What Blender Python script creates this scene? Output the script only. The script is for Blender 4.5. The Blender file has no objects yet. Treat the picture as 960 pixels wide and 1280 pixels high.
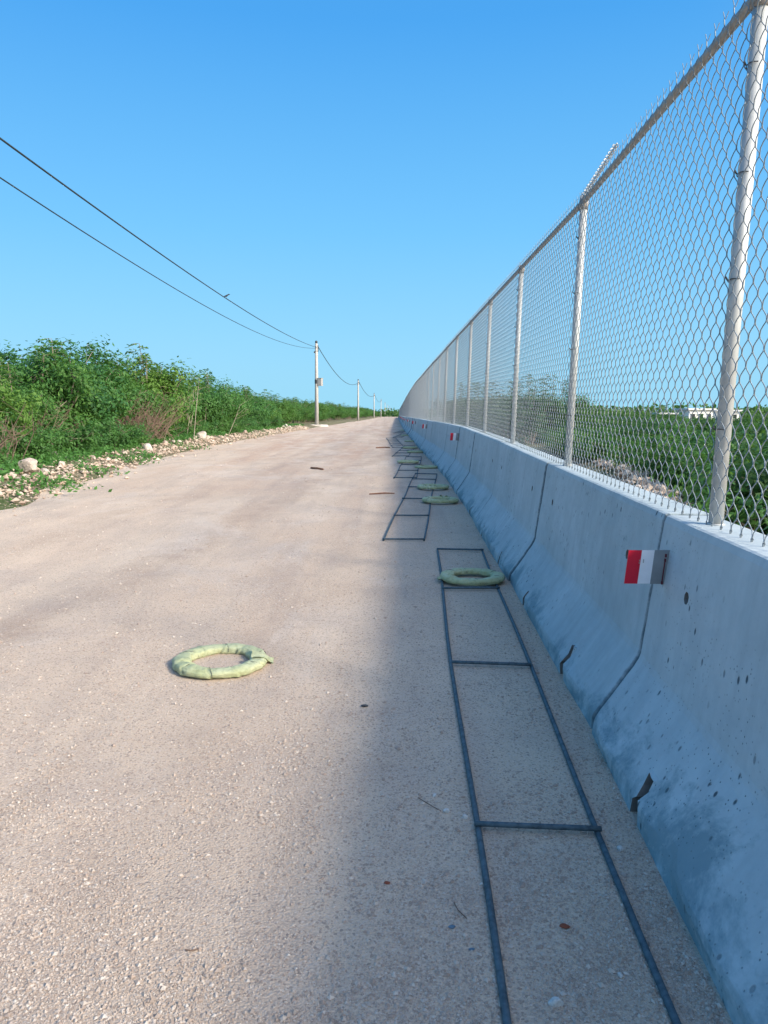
import bpy, bmesh, math, random
import numpy as np
from mathutils import Vector, Matrix, noise as mn

rng = np.random.default_rng(7)
random.seed(7)
PI = math.pi
sc = bpy.context.scene
COL = sc.collection
H = 1.45                                   # eye height, metres

# ------------------------------------------------------------------ camera, sky, sun, exposure
cam_d = bpy.data.cameras.new("camera")
cam = bpy.data.objects.new("camera", cam_d)
COL.objects.link(cam)
cam_d.sensor_fit = 'AUTO'
cam_d.sensor_width = 36.0
cam_d.lens = 27.0
cam_d.clip_start = 0.05
cam_d.clip_end = 6000
PITCH = math.atan(122 / 960)
cam.matrix_world = (Matrix.Translation((0, 0, H)) @ Matrix.Rotation(PI / 2 - PITCH, 4, 'X')
                    @ Matrix.Rotation(math.radians(0.3), 4, 'Z'))
sc.camera = cam

SUN_EL = math.radians(31)
SUN_ROT = math.radians(125.0)              # from +Y towards +X: right of and a little behind the viewer
sdir = Vector((math.cos(SUN_EL) * math.sin(SUN_ROT), math.cos(SUN_EL) * math.cos(SUN_ROT), math.sin(SUN_EL)))
w = bpy.data.worlds.new("World")
sc.world = w
w.use_nodes = True
wn = w.node_tree.nodes
wl = w.node_tree.links
sky = wn.new("ShaderNodeTexSky")
sky.sky_type = 'NISHITA'
sky.sun_disc = False
sky.sun_elevation = SUN_EL
sky.sun_rotation = SUN_ROT
sky.altitude = 0
sky.air_density = 1.3
sky.dust_density = 2.6
sky.ozone_density = 4.0
# the air above this coast is clearer and bluer than the model sky: blend it with a plain height gradient, alike all round
tc = wn.new("ShaderNodeTexCoord")
sx = wn.new("ShaderNodeSeparateXYZ")
wl.new(tc.outputs["Generated"], sx.inputs[0])
gr = wn.new("ShaderNodeValToRGB")
for p_, c_ in ((0.0, (.34, .72, .94)), (.10, (.25, .63, .95)), (.22, (.155, .53, .94)), (.43, (.055, .355, .84)), (.7, (.045, .26, .68)), (1.0, (.04, .20, .56))):
    if p_ in (0.0, 1.0):
        e_ = gr.color_ramp.elements[0 if p_ == 0.0 else -1]
    else:
        e_ = gr.color_ramp.elements.new(p_)
    e_.position = p_
    e_.color = (*c_, 1)
wl.new(sx.outputs[2], gr.inputs[0])
sc_ = wn.new("ShaderNodeVectorMath")
sc_.operation = 'SCALE'
sc_.inputs["Scale"].default_value = 3.68
wl.new(gr.outputs[0], sc_.inputs[0])
mx_ = wn.new("ShaderNodeMix")
mx_.data_type = 'RGBA'
# round the sun the air whitens: keep the model sky's glow on that side
dp = wn.new("ShaderNodeVectorMath")
dp.operation = 'DOT_PRODUCT'
wl.new(tc.outputs["Generated"], dp.inputs[0])
dp.inputs[1].default_value = sdir
mr = wn.new("ShaderNodeMapRange")
mr.interpolation_type = 'SMOOTHSTEP'
mr.inputs["From Min"].default_value = 0.0
mr.inputs["From Max"].default_value = 0.55
mr.inputs["To Min"].default_value = 0.93
mr.inputs["To Max"].default_value = 0.0
wl.new(dp.outputs["Value"], mr.inputs[0])
wl.new(mr.outputs[0], mx_.inputs[0])
wl.new(sky.outputs[0], mx_.inputs[6])
wl.new(sc_.outputs[0], mx_.inputs[7])
wl.new(mx_.outputs[2], wn["Background"].inputs[0])
wn["Background"].inputs[1].default_value = 0.15

sd = bpy.data.lights.new("sun", 'SUN')
sun = bpy.data.objects.new("sun", sd)
COL.objects.link(sun)
sd.energy = 2.85
sd.angle = math.radians(8.0)
sd.color = (1.0, 0.90, 0.76)
sun.rotation_euler = sdir.to_track_quat('Z', 'Y').to_euler()

sc.view_settings.view_transform = 'Standard'
sc.view_settings.look = 'None'
sc.view_settings.gamma = 1.0
sc.view_settings.exposure = 0.95
sc.render.engine = 'CYCLES'
sc.cycles.max_bounces = 6
sc.cycles.transparent_max_bounces = 8

# ------------------------------------------------------------------ node helpers
class NT:
    def __init__(self, name, rough=0.9, spec=0.3):
        self.m = bpy.data.materials.new(name)
        self.m.use_nodes = True
        self.t = self.m.node_tree
        self.b = self.t.nodes["Principled BSDF"]
        self.b.inputs["Roughness"].default_value = rough
        self.b.inputs["Specular IOR Level"].default_value = spec
    def n(self, kind, **kw):
        nd = self.t.nodes.new(kind)
        for k, v in kw.items():
            setattr(nd, k, v)
        return nd
    def l(self, a, b):
        self.t.links.new(a, b)
    def val(self, sock, v):
        if hasattr(v, 'is_output') or isinstance(v, bpy.types.NodeSocket):
            self.l(v, sock)
        else:
            sock.default_value = v
    def pos(self):
        return self.n("ShaderNodeNewGeometry").outputs["Position"]
    def obj(self):
        return self.n("ShaderNodeTexCoord").outputs["Object"]
    def rand(self):
        return self.n("ShaderNodeObjectInfo").outputs["Random"]
    def scaled(self, vec, s):
        mp = self.n("ShaderNodeMapping")
        self.l(vec, mp.inputs[0])
        mp.inputs["Scale"].default_value = s
        return mp.outputs[0]
    def noise(self, vec, scale, detail=4, rough=0.6, dist=0.0):
        nd = self.n("ShaderNodeTexNoise")
        self.l(vec, nd.inputs["Vector"])
        nd.inputs["Scale"].default_value = scale
        nd.inputs["Detail"].default_value = detail
        nd.inputs["Roughness"].default_value = rough
        nd.inputs["Distortion"].default_value = dist
        return nd.outputs[0]
    def voro(self, vec, scale, out="Distance", feature='F1'):
        nd = self.n("ShaderNodeTexVoronoi", feature=feature)
        self.l(vec, nd.inputs["Vector"])
        nd.inputs["Scale"].default_value = scale
        return nd.outputs[out]
    def ramp(self, fac, stops):
        nd = self.n("ShaderNodeValToRGB")
        e = nd.color_ramp.elements
        while len(e) < len(stops):
            e.new(0.5)
        for i, (p, c) in enumerate(stops):
            e[i].position = p
            e[i].color = (c, c, c, 1) if isinstance(c, (int, float)) else (*c, 1)
        self.l(fac, nd.inputs[0])
        return nd.outputs[0]
    def mix(self, fac, a, b, mode='MIX'):
        nd = self.n("ShaderNodeMix", data_type='RGBA', blend_type=mode)
        self.val(nd.inputs[0], fac)
        for s, v in ((nd.inputs[6], a), (nd.inputs[7], b)):
            if isinstance(v, tuple):
                s.default_value = (*v, 1) if len(v) == 3 else v
            else:
                self.l(v, s)
        return nd.outputs[2]
    def math(self, op, a, b=0.0, clamp=False):
        nd = self.n("ShaderNodeMath", operation=op, use_clamp=clamp)
        self.val(nd.inputs[0], a)
        self.val(nd.inputs[1], b)
        return nd.outputs[0]
    def sep(self, vec):
        nd = self.n("ShaderNodeSeparateXYZ")
        self.l(vec, nd.inputs[0])
        return nd.outputs
    def attr(self, name):
        return self.n("ShaderNodeAttribute", attribute_name=name).outputs["Fac"]
    def bump(self, h, strength=0.5, dist=0.02):
        nd = self.n("ShaderNodeBump")
        nd.inputs["Strength"].default_value = strength
        nd.inputs["Distance"].default_value = dist
        self.l(h, nd.inputs["Height"])
        self.l(nd.outputs[0], self.b.inputs["Normal"])
    def color(self, c):
        if isinstance(c, tuple):
            self.b.inputs["Base Color"].default_value = (*c, 1)
        else:
            self.l(c, self.b.inputs["Base Color"])

# ------------------------------------------------------------------ materials
def mat_dirt():
    t = NT("compacted_limestone", 0.95, 0.15)
    p = t.pos()
    st = t.scaled(p, (1, 0.10, 1))
    c = t.mix(t.ramp(t.noise(p, 0.35, 5), [(0.35, 0.0), (0.65, 1.0)]), (0.63, 0.49, 0.362), (0.71, 0.57, 0.43))
    s = t.sep(p)
    far = t.ramp(t.math('MULTIPLY', t.math('SUBTRACT', s[1], 4.0), 1 / 22.0), [(0.0, 0.15), (1.0, .85)])
    red = t.math('MULTIPLY', far, t.ramp(t.noise(st, 1.1, 4), [(0.42, 0.0), (0.66, 1.0)]))
    c = t.mix(red, c, (0.50, 0.32, 0.215))
    dk = t.ramp(t.noise(st, 2.7, 5), [(0.48, 0.0), (0.72, 0.50)])
    c = t.mix(dk, c, (0.36, 0.285, 0.235))
    wob = t.math('MULTIPLY', t.math('SUBTRACT', t.noise(t.scaled(p, (0.1, .35, 1)), 1.0, 3), 0.5), 1.3)
    trk = t.math('ADD', t.math('SUBTRACT', s[0], t.math('MULTIPLY', t.math('MINIMUM', s[1], 24.0), 0.13)), wob)
    for c0, wd, am in ((-3.05, .38, .80), (-4.75, .40, .65), (-1.35, .30, .45)):
        dd = t.math('MULTIPLY', t.math('ABSOLUTE', t.math('SUBTRACT', trk, c0)), 1 / wd)
        band = t.math('MULTIPLY', t.ramp(dd, [(0.15, 1.0), (1.0, 0.0)]), t.ramp(t.noise(p, 1.7, 6, .7), [(0.36, 0.1), (0.62, 1.0)]))
        c = t.mix(t.math('MULTIPLY', band, am), c, (0.41, 0.30, 0.22))
    patch = t.ramp(t.noise(t.scaled(p, (1, .5, 1)), .8, 6, .72, .6), [(0.52, 0.0), (0.64, 0.55)])
    c = t.mix(patch, c, (0.70, 0.60, 0.50))
    damp = t.ramp(t.noise(p, 1.3, 6, 0.72), [(0.47, 0.0), (0.72, 0.5)])
    c = t.mix(damp, c, (0.37, 0.31, 0.275))
    cell = t.voro(p, 150, "Color")
    cs = t.sep(cell)[0]
    c = t.mix(t.ramp(cs, [(0.72, 0.0), (0.97, 0.50)]), c, (0.64, 0.57, 0.50))
    cell2 = t.sep(t.voro(p, 125, "Color"))[1]
    c = t.mix(t.ramp(cell2, [(0.80, 0.0), (0.97, 0.65)]), c, (0.21, 0.165, 0.14))
    fine = t.noise(p, 130, 3, 0.7)
    c = t.mix(t.ramp(fine, [(0.3, 0.45), (0.7, 0.0)]), c, (0.27, 0.215, 0.175))
    t.color(c)
    h = t.math('ADD', t.math('MULTIPLY', fine, 0.5), t.math('MULTIPLY', t.noise(p, 40, 5, 0.7), 0.6))
    h = t.math('SUBTRACT', h, t.math('MULTIPLY', t.voro(p, 120), 0.5))
    t.bump(h, 0.6, 0.010)
    return t.m

def mat_soil():
    t = NT("verge_soil", 0.95, 0.1)
    p = t.pos()
    c = t.mix(t.ramp(t.noise(p, 0.8, 5), [(0.4, 0.0), (0.6, 1.0)]), (0.20, 0.16, 0.11), (0.07, 0.10, 0.035))
    c = t.mix(t.ramp(t.noise(p, 9, 4), [(0.5, 0.0), (0.7, 0.7)]), c, (0.38, 0.30, 0.23))
    t.color(c)
    t.bump(t.noise(p, 14, 5), 0.9, 0.06)
    return t.m

def mat_stone(name, a, b):
    t = NT(name, 0.92, 0.2)
    k = t.attr("tint")
    c = t.mix(k, a, b)
    c = t.mix(t.ramp(t.noise(t.pos(), 60, 3), [(0.4, 0.0), (0.75, 0.35)]), c, (0.30, 0.25, 0.21))
    t.color(c)
    return t.m

def mat_rock():
    t = NT("limestone_rock", 0.9, 0.2)
    o = t.obj()
    c = t.mix(t.rand(), (0.36, 0.27, 0.21), (0.62, 0.56, 0.49))
    c = t.mix(t.ramp(t.noise(o, 2.2, 6), [(0.45, 0.0), (0.7, 0.6)]), c, (0.31, 0.25, 0.20))
    t.color(c)
    t.bump(t.noise(o, 5, 6), 0.7, 0.03)
    return t.m

def mat_concrete():
    t = NT("barrier_concrete", 0.78, 0.3)
    o = t.obj()
    p = t.pos()
    s = t.sep(o)
    c = t.mix(t.ramp(t.noise(p, 1.4, 6, 0.65), [(0.32, 0.0), (0.68, 1.0)]), (0.34, 0.415, 0.43), (0.47, 0.545, 0.56))
    c = t.mix(t.ramp(t.noise(p, 9, 6, 0.7), [(0.35, 0.30), (0.62, 0.0)]), c, (0.25, 0.29, 0.32))
    # form-board and run-down streaks
    stk = t.noise(t.scaled(p, (1, 9, 0.55)), 1.6, 5)
    c = t.mix(t.ramp(stk, [(0.5, 0.0), (0.72, 0.32)]), c, (0.22, 0.26, 0.29))
    c = t.mix(t.ramp(stk, [(0.28, 0.28), (0.44, 0.0)]), c, (0.55, 0.585, 0.60))
    # per-section shade
    c = t.mix(t.math('MULTIPLY', t.rand(), 0.25), c, (0.52, 0.55, 0.57))
    # wet, dirty stains on the sloped foot
    low = t.ramp(s[2], [(0.06, 1.0), (0.36, 0.0)])
    blot = t.noise(t.scaled(p, (1, 1.0, 1.3)), 2.3, 6, 0.72, 0.4)
    sg = t.ramp(t.noise(p, 0.55, 2), [(0.42, -0.10), (0.62, 0.06)])
    st = t.ramp(t.math('ADD', t.math('ADD', t.math('MULTIPLY', low, 0.24), blot), sg), [(0.68, 0.0), (0.81, 0.68)])
    c = t.mix(st, c, (0.11, 0.20, 0.23))
    eff = t.ramp(t.noise(p, 3.4, 6, 0.75, 0.8), [(0.60, 0.0), (0.72, 0.4)])
    c = t.mix(t.math('MULTIPLY', eff, low), c, (0.60, 0.64, 0.65))
    # bug holes
    vh = t.voro(t.scaled(p, (1, 1, 0.6)), 17)
    gate = t.ramp(t.noise(p, 2.1, 3), [(0.45, 0.0), (0.6, 1.0)])
    hole = t.math('MULTIPLY', t.ramp(vh, [(0.10, 1.0), (0.17, 0.0)]), gate)
    vh2 = t.voro(p, 46)
    hole2 = t.math('MULTIPLY', t.ramp(vh2, [(0.10, 0.8), (0.18, 0.0)]), gate)
    hole = t.math('MAXIMUM', hole, hole2)
    c = t.mix(hole, c, (0.07, 0.10, 0.12))
    # grime packed into the joints between sections
    ey = t.math('MINIMUM', s[1], t.math('SUBTRACT', 2.974, s[1]))
    ej = t.math('ADD', ey, t.math('MULTIPLY', t.math('SUBTRACT', t.noise(p, 26, 4), 0.5), 0.03))
    c = t.mix(t.ramp(ej, [(0.006, 0.9), (0.024, 0.0)]), c, (0.06, 0.09, 0.11))
    # sunlit look of the crown put into its colour, paler and less blue
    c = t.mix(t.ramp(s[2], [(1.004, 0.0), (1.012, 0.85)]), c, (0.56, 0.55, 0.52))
    t.color(c)
    h = t.math('SUBTRACT', t.math('MULTIPLY', t.noise(p, 22, 5), 0.5), hole)
    h = t.math('ADD', h, t.math('MULTIPLY', t.noise(p, 4, 4), 0.8))
    t.bump(h, 0.5, 0.01)
    return t.m

def mat_plain(name, c, rough=0.6, metal=0.0, var=0.15, scale=25.0, spec=0.4):
    t = NT(name, rough, spec)
    t.b.inputs["Metallic"].default_value = metal
    d = tuple(x * (1 - 2.2 * var) for x in c)
    t.color(t.mix(t.ramp(t.noise(t.obj(), scale, 5), [(0.4, 0.0), (0.72, 1.0)]), c, d))
    return t.m

def mat_leaf(name, a, b, trans=0.42):
    t = NT(name, 0.55, 0.35)
    k = t.attr("tint")
    c = t.mix(k, a, b)
    r = t.rand()
    c = t.mix(t.math('MULTIPLY', r, 0.45), c, (b[0] * 1.5, b[1] * 1.12, b[2] * 0.8))
    t.color(c)
    tr = t.n("ShaderNodeBsdfTranslucent")
    t.l(t.mix(0.5, c, (0.14, 0.30, 0.03)), tr.inputs[0])
    mx = t.n("ShaderNodeMixShader")
    mx.inputs[0].default_value = trans
    t.l(t.b.outputs[0], mx.inputs[1])
    t.l(tr.outputs[0], mx.inputs[2])
    t.l(mx.outputs[0], t.t.nodes["Material Output"].inputs[0])
    return t.m

def mat_cloth():
    t = NT("green_wrap", 0.62, 0.35)
    o = t.obj()
    c = t.mix(t.ramp(t.noise(o, 7, 5), [(0.35, 0.0), (0.7, 1.0)]), (0.42, 0.455, 0.245), (0.53, 0.555, 0.345))
    c = t.mix(t.ramp(t.noise(o, 30, 4), [(0.50, 0.0), (0.70, 0.6)]), c, (0.27, 0.30, 0.16))
    t.color(c)
    wv = t.noise(t.scaled(o, (1, 1, 2.5)), 22, 5, .7, 1.5)
    t.bump(wv, 0.9, 0.012)
    return t.m

M = dict(
    dirt=mat_dirt(), soil=mat_soil(), rock=mat_rock(), concrete=mat_concrete(), cloth=mat_cloth(),
    gravel=mat_stone("gravel_stone", (0.37, 0.29, 0.235), (0.60, 0.53, 0.455)),
    rubble=mat_stone("rubble_stone", (0.36, 0.26, 0.19), (0.60, 0.50, 0.40)),
    zinc=mat_plain("galvanised_tube", (0.46, 0.48, 0.48), 0.52, 0.2, 0.10, 14),
    rail=mat_plain("weathered_rail", (0.36, 0.33, 0.305), 0.55, 0.3, 0.15, 20),
    wire=mat_plain("galvanised_wire", (0.28, 0.32, 0.35), 0.5, 0.3, 0.12, 30),
    dark=mat_plain("dark_fitting", (0.05, 0.055, 0.06), 0.6, 0.0, 0.1),
    hole=mat_plain("dark_socket", (0.16, 0.15, 0.14), 0.9, 0.0, 0.1),  # shade of the recesses put into the colour, sockets and foot slots
    steel=mat_plain("blue_grey_bar", (0.085, 0.13, 0.155), 0.65, 0.1, 0.28, 40),
    red=mat_plain("red_reflector", (0.62, 0.012, 0.035), 0.35, 0.0, 0.04),
    white=mat_plain("white_reflector", (0.80, 0.80, 0.82), 0.4, 0.0, 0.03),
    plate=mat_plain("grey_plate", (0.30, 0.32, 0.33), 0.45, 0.3, 0.12, 6),
    maroon=mat_plain("rust_mark", (0.12, 0.02, 0.03), 0.7, 0.0, 0.1),
    pole=mat_plain("pole_concrete", (0.42, 0.40, 0.365), 0.85, 0.0, 0.08, 3),
    pad=mat_plain("pad_concrete", (0.48, 0.44, 0.38), 0.9, 0.0, 0.08, 3),
    box=mat_plain("meter_box_grey", (0.36, 0.35, 0.33), 0.6, 0.1, 0.06),
    cable=mat_plain("cable_black", (0.022, 0.03, 0.032), 0.6, 0.0, 0.05),
    bird=mat_plain("bird_feather", (0.03, 0.03, 0.035), 0.8, 0.0, 0.1),
    bark=mat_plain("pale_bark", (0.27, 0.22, 0.17), 0.9, 0.0, 0.15, 9),
    palebark=mat_plain("sunbleached_bark", (0.33, 0.28, 0.22), 0.9, 0.0, 0.12, 9),
    twig=mat_plain("dry_twig", (0.20, 0.135, 0.10), 0.9, 0.0, 0.15, 9),
    stick=mat_plain("brown_stick", (0.16, 0.075, 0.045), 0.9, 0.0, 0.15, 9),
    leaf=mat_leaf("leaf_green", (0.028, 0.110, 0.038), (0.088, 0.225, 0.046)),
    leaf3=mat_leaf("leaf_yellowish", (0.040, 0.125, 0.026), (0.105, 0.235, 0.045)),
    leaf2=mat_leaf("leaf_deep", (0.020, 0.072, 0.026), (0.055, 0.145, 0.036)),
    herb=mat_leaf("herb_green", (0.035, 0.13, 0.035), (0.09, 0.24, 0.05)),
    palestone=mat_plain("pale_stone", (0.62, 0.60, 0.56), 0.9, 0.0, 0.14, 3),
    wallwhite=mat_plain("white_render", (0.78, 0.77, 0.74), 0.85, 0.0, 0.05, 0.6),
    roof=mat_plain("pale_roof", (0.62, 0.62, 0.62), 0.7, 0.0, 0.05, 0.6),
    glass=mat_plain("window_glass", (0.03, 0.04, 0.05), 0.15, 0.0, 0.02),
    rust=mat_plain("rusty_scrap", (0.26, 0.075, 0.04), 0.85, 0.0, 0.2, 30),
    blue=mat_plain("blue_scrap", (0.10, 0.17, 0.23), 0.6, 0.0, 0.1, 30),
)

# ------------------------------------------------------------------ mesh helpers
def mesh(name, v, f, m, smooth=False):
    me = bpy.data.meshes.new(name)
    me.from_pydata([tuple(a) for a in v], [], f)
    me.materials.append(M[m] if isinstance(m, str) else m)
    if smooth:
        me.polygons.foreach_set("use_smooth", [True] * len(me.polygons))
    me.update()
    return me

def mesh_np(name, v, f, m, tint=None, smooth=False):
    """v (n,3) array, f (k,c) array of same-size faces."""
    me = bpy.data.meshes.new(name)
    k, c = f.shape
    me.vertices.add(len(v))
    me.vertices.foreach_set("co", v.astype(np.float32).ravel())
    me.loops.add(k * c)
    me.loops.foreach_set("vertex_index", f.astype(np.int32).ravel())
    me.polygons.add(k)
    me.polygons.foreach_set("loop_start", np.arange(0, k * c, c, dtype=np.int32))
    me.polygons.foreach_set("use_smooth", np.full(k, smooth))
    if tint is not None:
        a = me.attributes.new("tint", 'FLOAT', 'POINT')
        a.data.foreach_set("value", tint.astype(np.float32))
    me.materials.append(M[m])
    me.update(calc_edges=True)
    me.validate()
    return me

def obj(name, me, parent=None, loc=None, mw=None):
    o = bpy.data.objects.new(name, me)
    COL.objects.link(o)
    if parent is not None:
        o.parent = parent
    if mw is not None:
        o.matrix_local = mw
    elif loc is not None:
        o.location = loc
    return o

def thing(o, label, cat, group=None):
    o["label"] = label
    o["category"] = cat
    if group:
        o["group"] = group
    return o

def empty(name, loc, rz=0.0):
    o = bpy.data.objects.new(name, None)
    COL.objects.link(o)
    o.location = loc
    o.rotation_euler = (0, 0, rz)
    o.empty_display_size = 0.1
    return o

def copy_tree(o, parent=None):
    c = o.copy()
    COL.objects.link(c)
    c.parent = parent
    for ch in o.children:
        copy_tree(ch, c)
    return c

class MB:
    def __init__(self):
        self.v, self.f = [], []
    def add(self, v, f):
        b = len(self.v)
        self.v += [tuple(x) for x in v]
        self.f += [tuple(i + b for i in q) for q in f]
    def box(self, c, s, R=None):
        x, y, z = s[0] / 2, s[1] / 2, s[2] / 2
        v = [Vector((a * x, b * y, d * z)) for a in (-1, 1) for b in (-1, 1) for d in (-1, 1)]
        if R is not None:
            v = [R @ q for q in v]
        c = Vector(c)
        self.add([q + c for q in v], [(0, 1, 3, 2), (4, 6, 7, 5), (0, 4, 5, 1), (2, 3, 7, 6), (0, 2, 6, 4), (1, 5, 7, 3)])
    def tube(self, pts, r, n=8, caps=True):
        pts = [Vector(p) for p in pts]
        rr = r if isinstance(r, (list, tuple)) else [r] * len(pts)
        v, f = [], []
        ref = None
        for i, p in enumerate(pts):
            d = (pts[min(i + 1, len(pts) - 1)] - pts[max(i - 1, 0)]).normalized()
            if ref is None:
                ref = d.orthogonal().normalized()
            ref = (ref - d * ref.dot(d))
            ref = ref.normalized() if ref.length > 1e-6 else d.orthogonal().normalized()
            q = d.cross(ref)
            for k in range(n):
                a = 2 * PI * k / n
                v.append(p + (ref * math.cos(a) + q * math.sin(a)) * rr[i])
        for i in range(len(pts) - 1):
            for k in range(n):
                k2 = (k + 1) % n
                f.append((i * n + k, i * n + k2, (i + 1) * n + k2, (i + 1) * n + k))
        if caps:
            f.append(tuple(range(n))[::-1])
            f.append(tuple((len(pts) - 1) * n + k for k in range(n)))
        self.add(v, f)
    def mesh(self, name, m, smooth=False):
        return mesh(name, self.v, self.f, m, smooth)

# ------------------------------------------------------------------ terrain heights and the wall's line
def interp(tab, x):
    if x <= tab[0][0]:
        (a, b), (c, d) = tab[0], tab[1]
        return b + (d - b) * (x - a) / (c - a)
    for (a, b), (c, d) in zip(tab, tab[1:]):
        if x <= c:
            return b + (d - b) * (x - a) / (c - a)
    return tab[-1][1]
ZT = [(-10, 0), (2.4, 0), (4.5, .03), (8, .11), (10.6, .145), (14, .155), (29, .165), (60, .13), (110, .1), (300, .1), (4000, .1)]
def road_z(y):
    Y = y / H
    if Y <= ZT[0][0]:
        return 0.0
    for (a, b), (c, d) in zip(ZT, ZT[1:]):
        if Y <= c:
            t = (Y - a) / (c - a)
            t = t * t * (3 - 2 * t)
            return H * (b + (d - b) * t)
    return H * .1
def sstep(a, b, x):
    t = min(1, max(0, (x - a) / (b - a)))
    return t * t * (3 - 2 * t)
EDGE = [(-30, -4.6), (5, -4.8), (10, -5.2), (16, -5.7), (26, -6.4), (42, -6.5), (75, -6.3), (160, -4.9), (260, -3.4), (350, -2.2), (500, 0.6)]
def edge_x(y):
    return interp(EDGE, y)
WT = [(-4, .84), (-1.8, .82), (.3, .80), (1.15, .85), (2.2, .93), (4.46, 1.01), (6.5, 1.045), (8.5, 1.08), (10.6, 1.115), (14, 1.12),
      (20, 1.14), (24, 1.17), (31, 1.22), (42, 1.33), (70, 1.75), (135, 2.75), (250, 4.6), (400, 7.0)]
def wall_x(y):
    return H * interp(WT, y / H)
def relief(x, y):
    z = road_z(y)
    e = edge_x(y)
    berm = sstep(e + 0.3, e - 1.3, x) * 0.26
    n = mn.noise(Vector((x * 0.7, y * 0.35, 3.1))) * 0.022 + mn.noise(Vector((x * 2.6, y * 1.6, 8.0))) * 0.007
    nb = (mn.noise(Vector((x * 0.9, y * 0.9, 1.0))) * 0.10) * sstep(e + 0.2, e - 1.0, x)
    back = 0.0
    wx = wall_x(y)
    if x > wx + 0.6:
        bc = wx + interp([(8, 2.0), (9.8, 2.3), (14.7, 3.2), (22, 4.2), (28, 4.9)], y)
        back = 0.13 * math.exp(-((x - bc) / .45) ** 2) * sstep(6, 9, y) * (1 - sstep(26, 31, y))
        n += mn.noise(Vector((x * 1.1, y * 1.1, 5.0))) * 0.06 * sstep(wx + 1.2, wx + 3, x)
    else:
        n *= 1 - 0.65 * sstep(wx - 2.6, wx - 1.2, x)
    return z + berm + n + nb + back

def axis(a, b, pieces):
    out = [a]
    for stop, step in pieces:
        n = max(1, int(round((stop - out[-1]) / step)))
        s = out[-1]
        out += [s + (stop - s) * (i + 1) / n for i in range(n)]
    return out

xs = axis(-2500, 2500, [(-400, 350), (-60, 40), (-12, 2.4), (-7.5, 0.4), (-2.2, 0.18), (2.4, 0.07), (8, 0.4), (14, 1), (60, 4), (400, 40), (2500, 350)])
ys = axis(-60, 3000, [(-4, 8), (1, 0.6), (5, 0.06), (12, 0.14), (30, 0.5), (80, 2), (400, 10), (3000, 250)])
def sheet(name, xs, ys, zf, m, kind="structure"):
    v = np.array([(x, y, zf(x, y)) for y in ys for x in xs])
    nx, ny = len(xs), len(ys)
    ii, jj = np.meshgrid(np.arange(nx - 1), np.arange(ny - 1))
    a = (jj * nx + ii).ravel()
    f = np.stack([a, a + 1, a + 1 + nx, a + nx], 1)
    me = mesh_np(name, v, f, m, smooth=True)
    o = obj(name, me)
    o["kind"] = kind
    o["label"] = {"ground": "brown soil with green growth on both sides of the track",
                  "dirt_road": "wide pinkish compacted limestone track running to the horizon"}[name]
    return o
# soil everywhere, dropped a little under the track
def soil_z(x, y):
    e = edge_x(y)
    wx = wall_x(y)
    inside = sstep(e - 0.2, e + 0.8, x) * (1 - sstep(wx + 2.0, wx + 3.2, x))
    return relief(x, y) - 0.12 * inside - 0.02
sheet("ground", xs, [q for q in ys], soil_z, "soil")
# the track: rows follow its curving edges
def road_sheet():
    us = axis(0, 1, [(0.10, 0.02), (0.45, 0.022), (0.8, 0.0075), (1.0, 0.02)])
    rows = axis(-40, 420, [(-3, 4), (1, 0.5), (5, 0.05), (12, 0.12), (30, 0.4), (80, 2), (420, 8)])
    v = []
    for y in rows:
        e = edge_x(y) - 0.5 + 0.5 * mn.noise(Vector((0, y * 0.5, 0)))
        wx = wall_x(y) + 2.9
        for u in us:
            x = e + (wx - e) * u
            z = relief(x, y)
            d = min(x - e, wx - x)
            z -= 0.09 * (1 - sstep(0, 0.7, d))
            v.append((x, y, z))
    nx, ny = len(us), len(rows)
    ii, jj = np.meshgrid(np.arange(nx - 1), np.arange(ny - 1))
    a = (jj * nx + ii).ravel()
    f = np.stack([a, a + 1, a + 1 + nx, a + nx], 1)
    o = obj("dirt_road", mesh_np("dirt_road", np.array(v), f, "dirt", smooth=True))
    o["kind"] = "structure"
    o["label"] = "wide pinkish compacted limestone track running to the horizon"
road_sheet()
gz = relief

# ------------------------------------------------------------------ the wall: concrete barrier sections
class Path:
    """arc length along the wall's centre line"""
    def __init__(self):
        self.p = []
        y = -6.0
        while y < 345:
            self.p.append(Vector((wall_x(y), y, 0)))
            y += 0.05 if y < 20 else 0.25
        self.s = [0.0]
        for a, b in zip(self.p, self.p[1:]):
            self.s.append(self.s[-1] + (b - a).length)
        self.sa = np.array(self.s)
        k = min(range(len(self.p)), key=lambda i: abs(self.p[i].y - 3.42))
        self.s0 = self.s[k]                    # arc length of the nearest joint in view
    def at(self, s):
        s += self.s0
        i = int(np.clip(np.searchsorted(self.sa, s) - 1, 0, len(self.p) - 2))
        t = (s - self.s[i]) / (self.s[i + 1] - self.s[i])
        q = self.p[i].lerp(self.p[i + 1], t)
        return Vector((q.x, q.y, road_z(q.y)))
path = Path()
PITCH_L = 3.0
SEC = PITCH_L - 0.026
BAR_H = 1.015
FIRST, LAST = -2, 108

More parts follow.
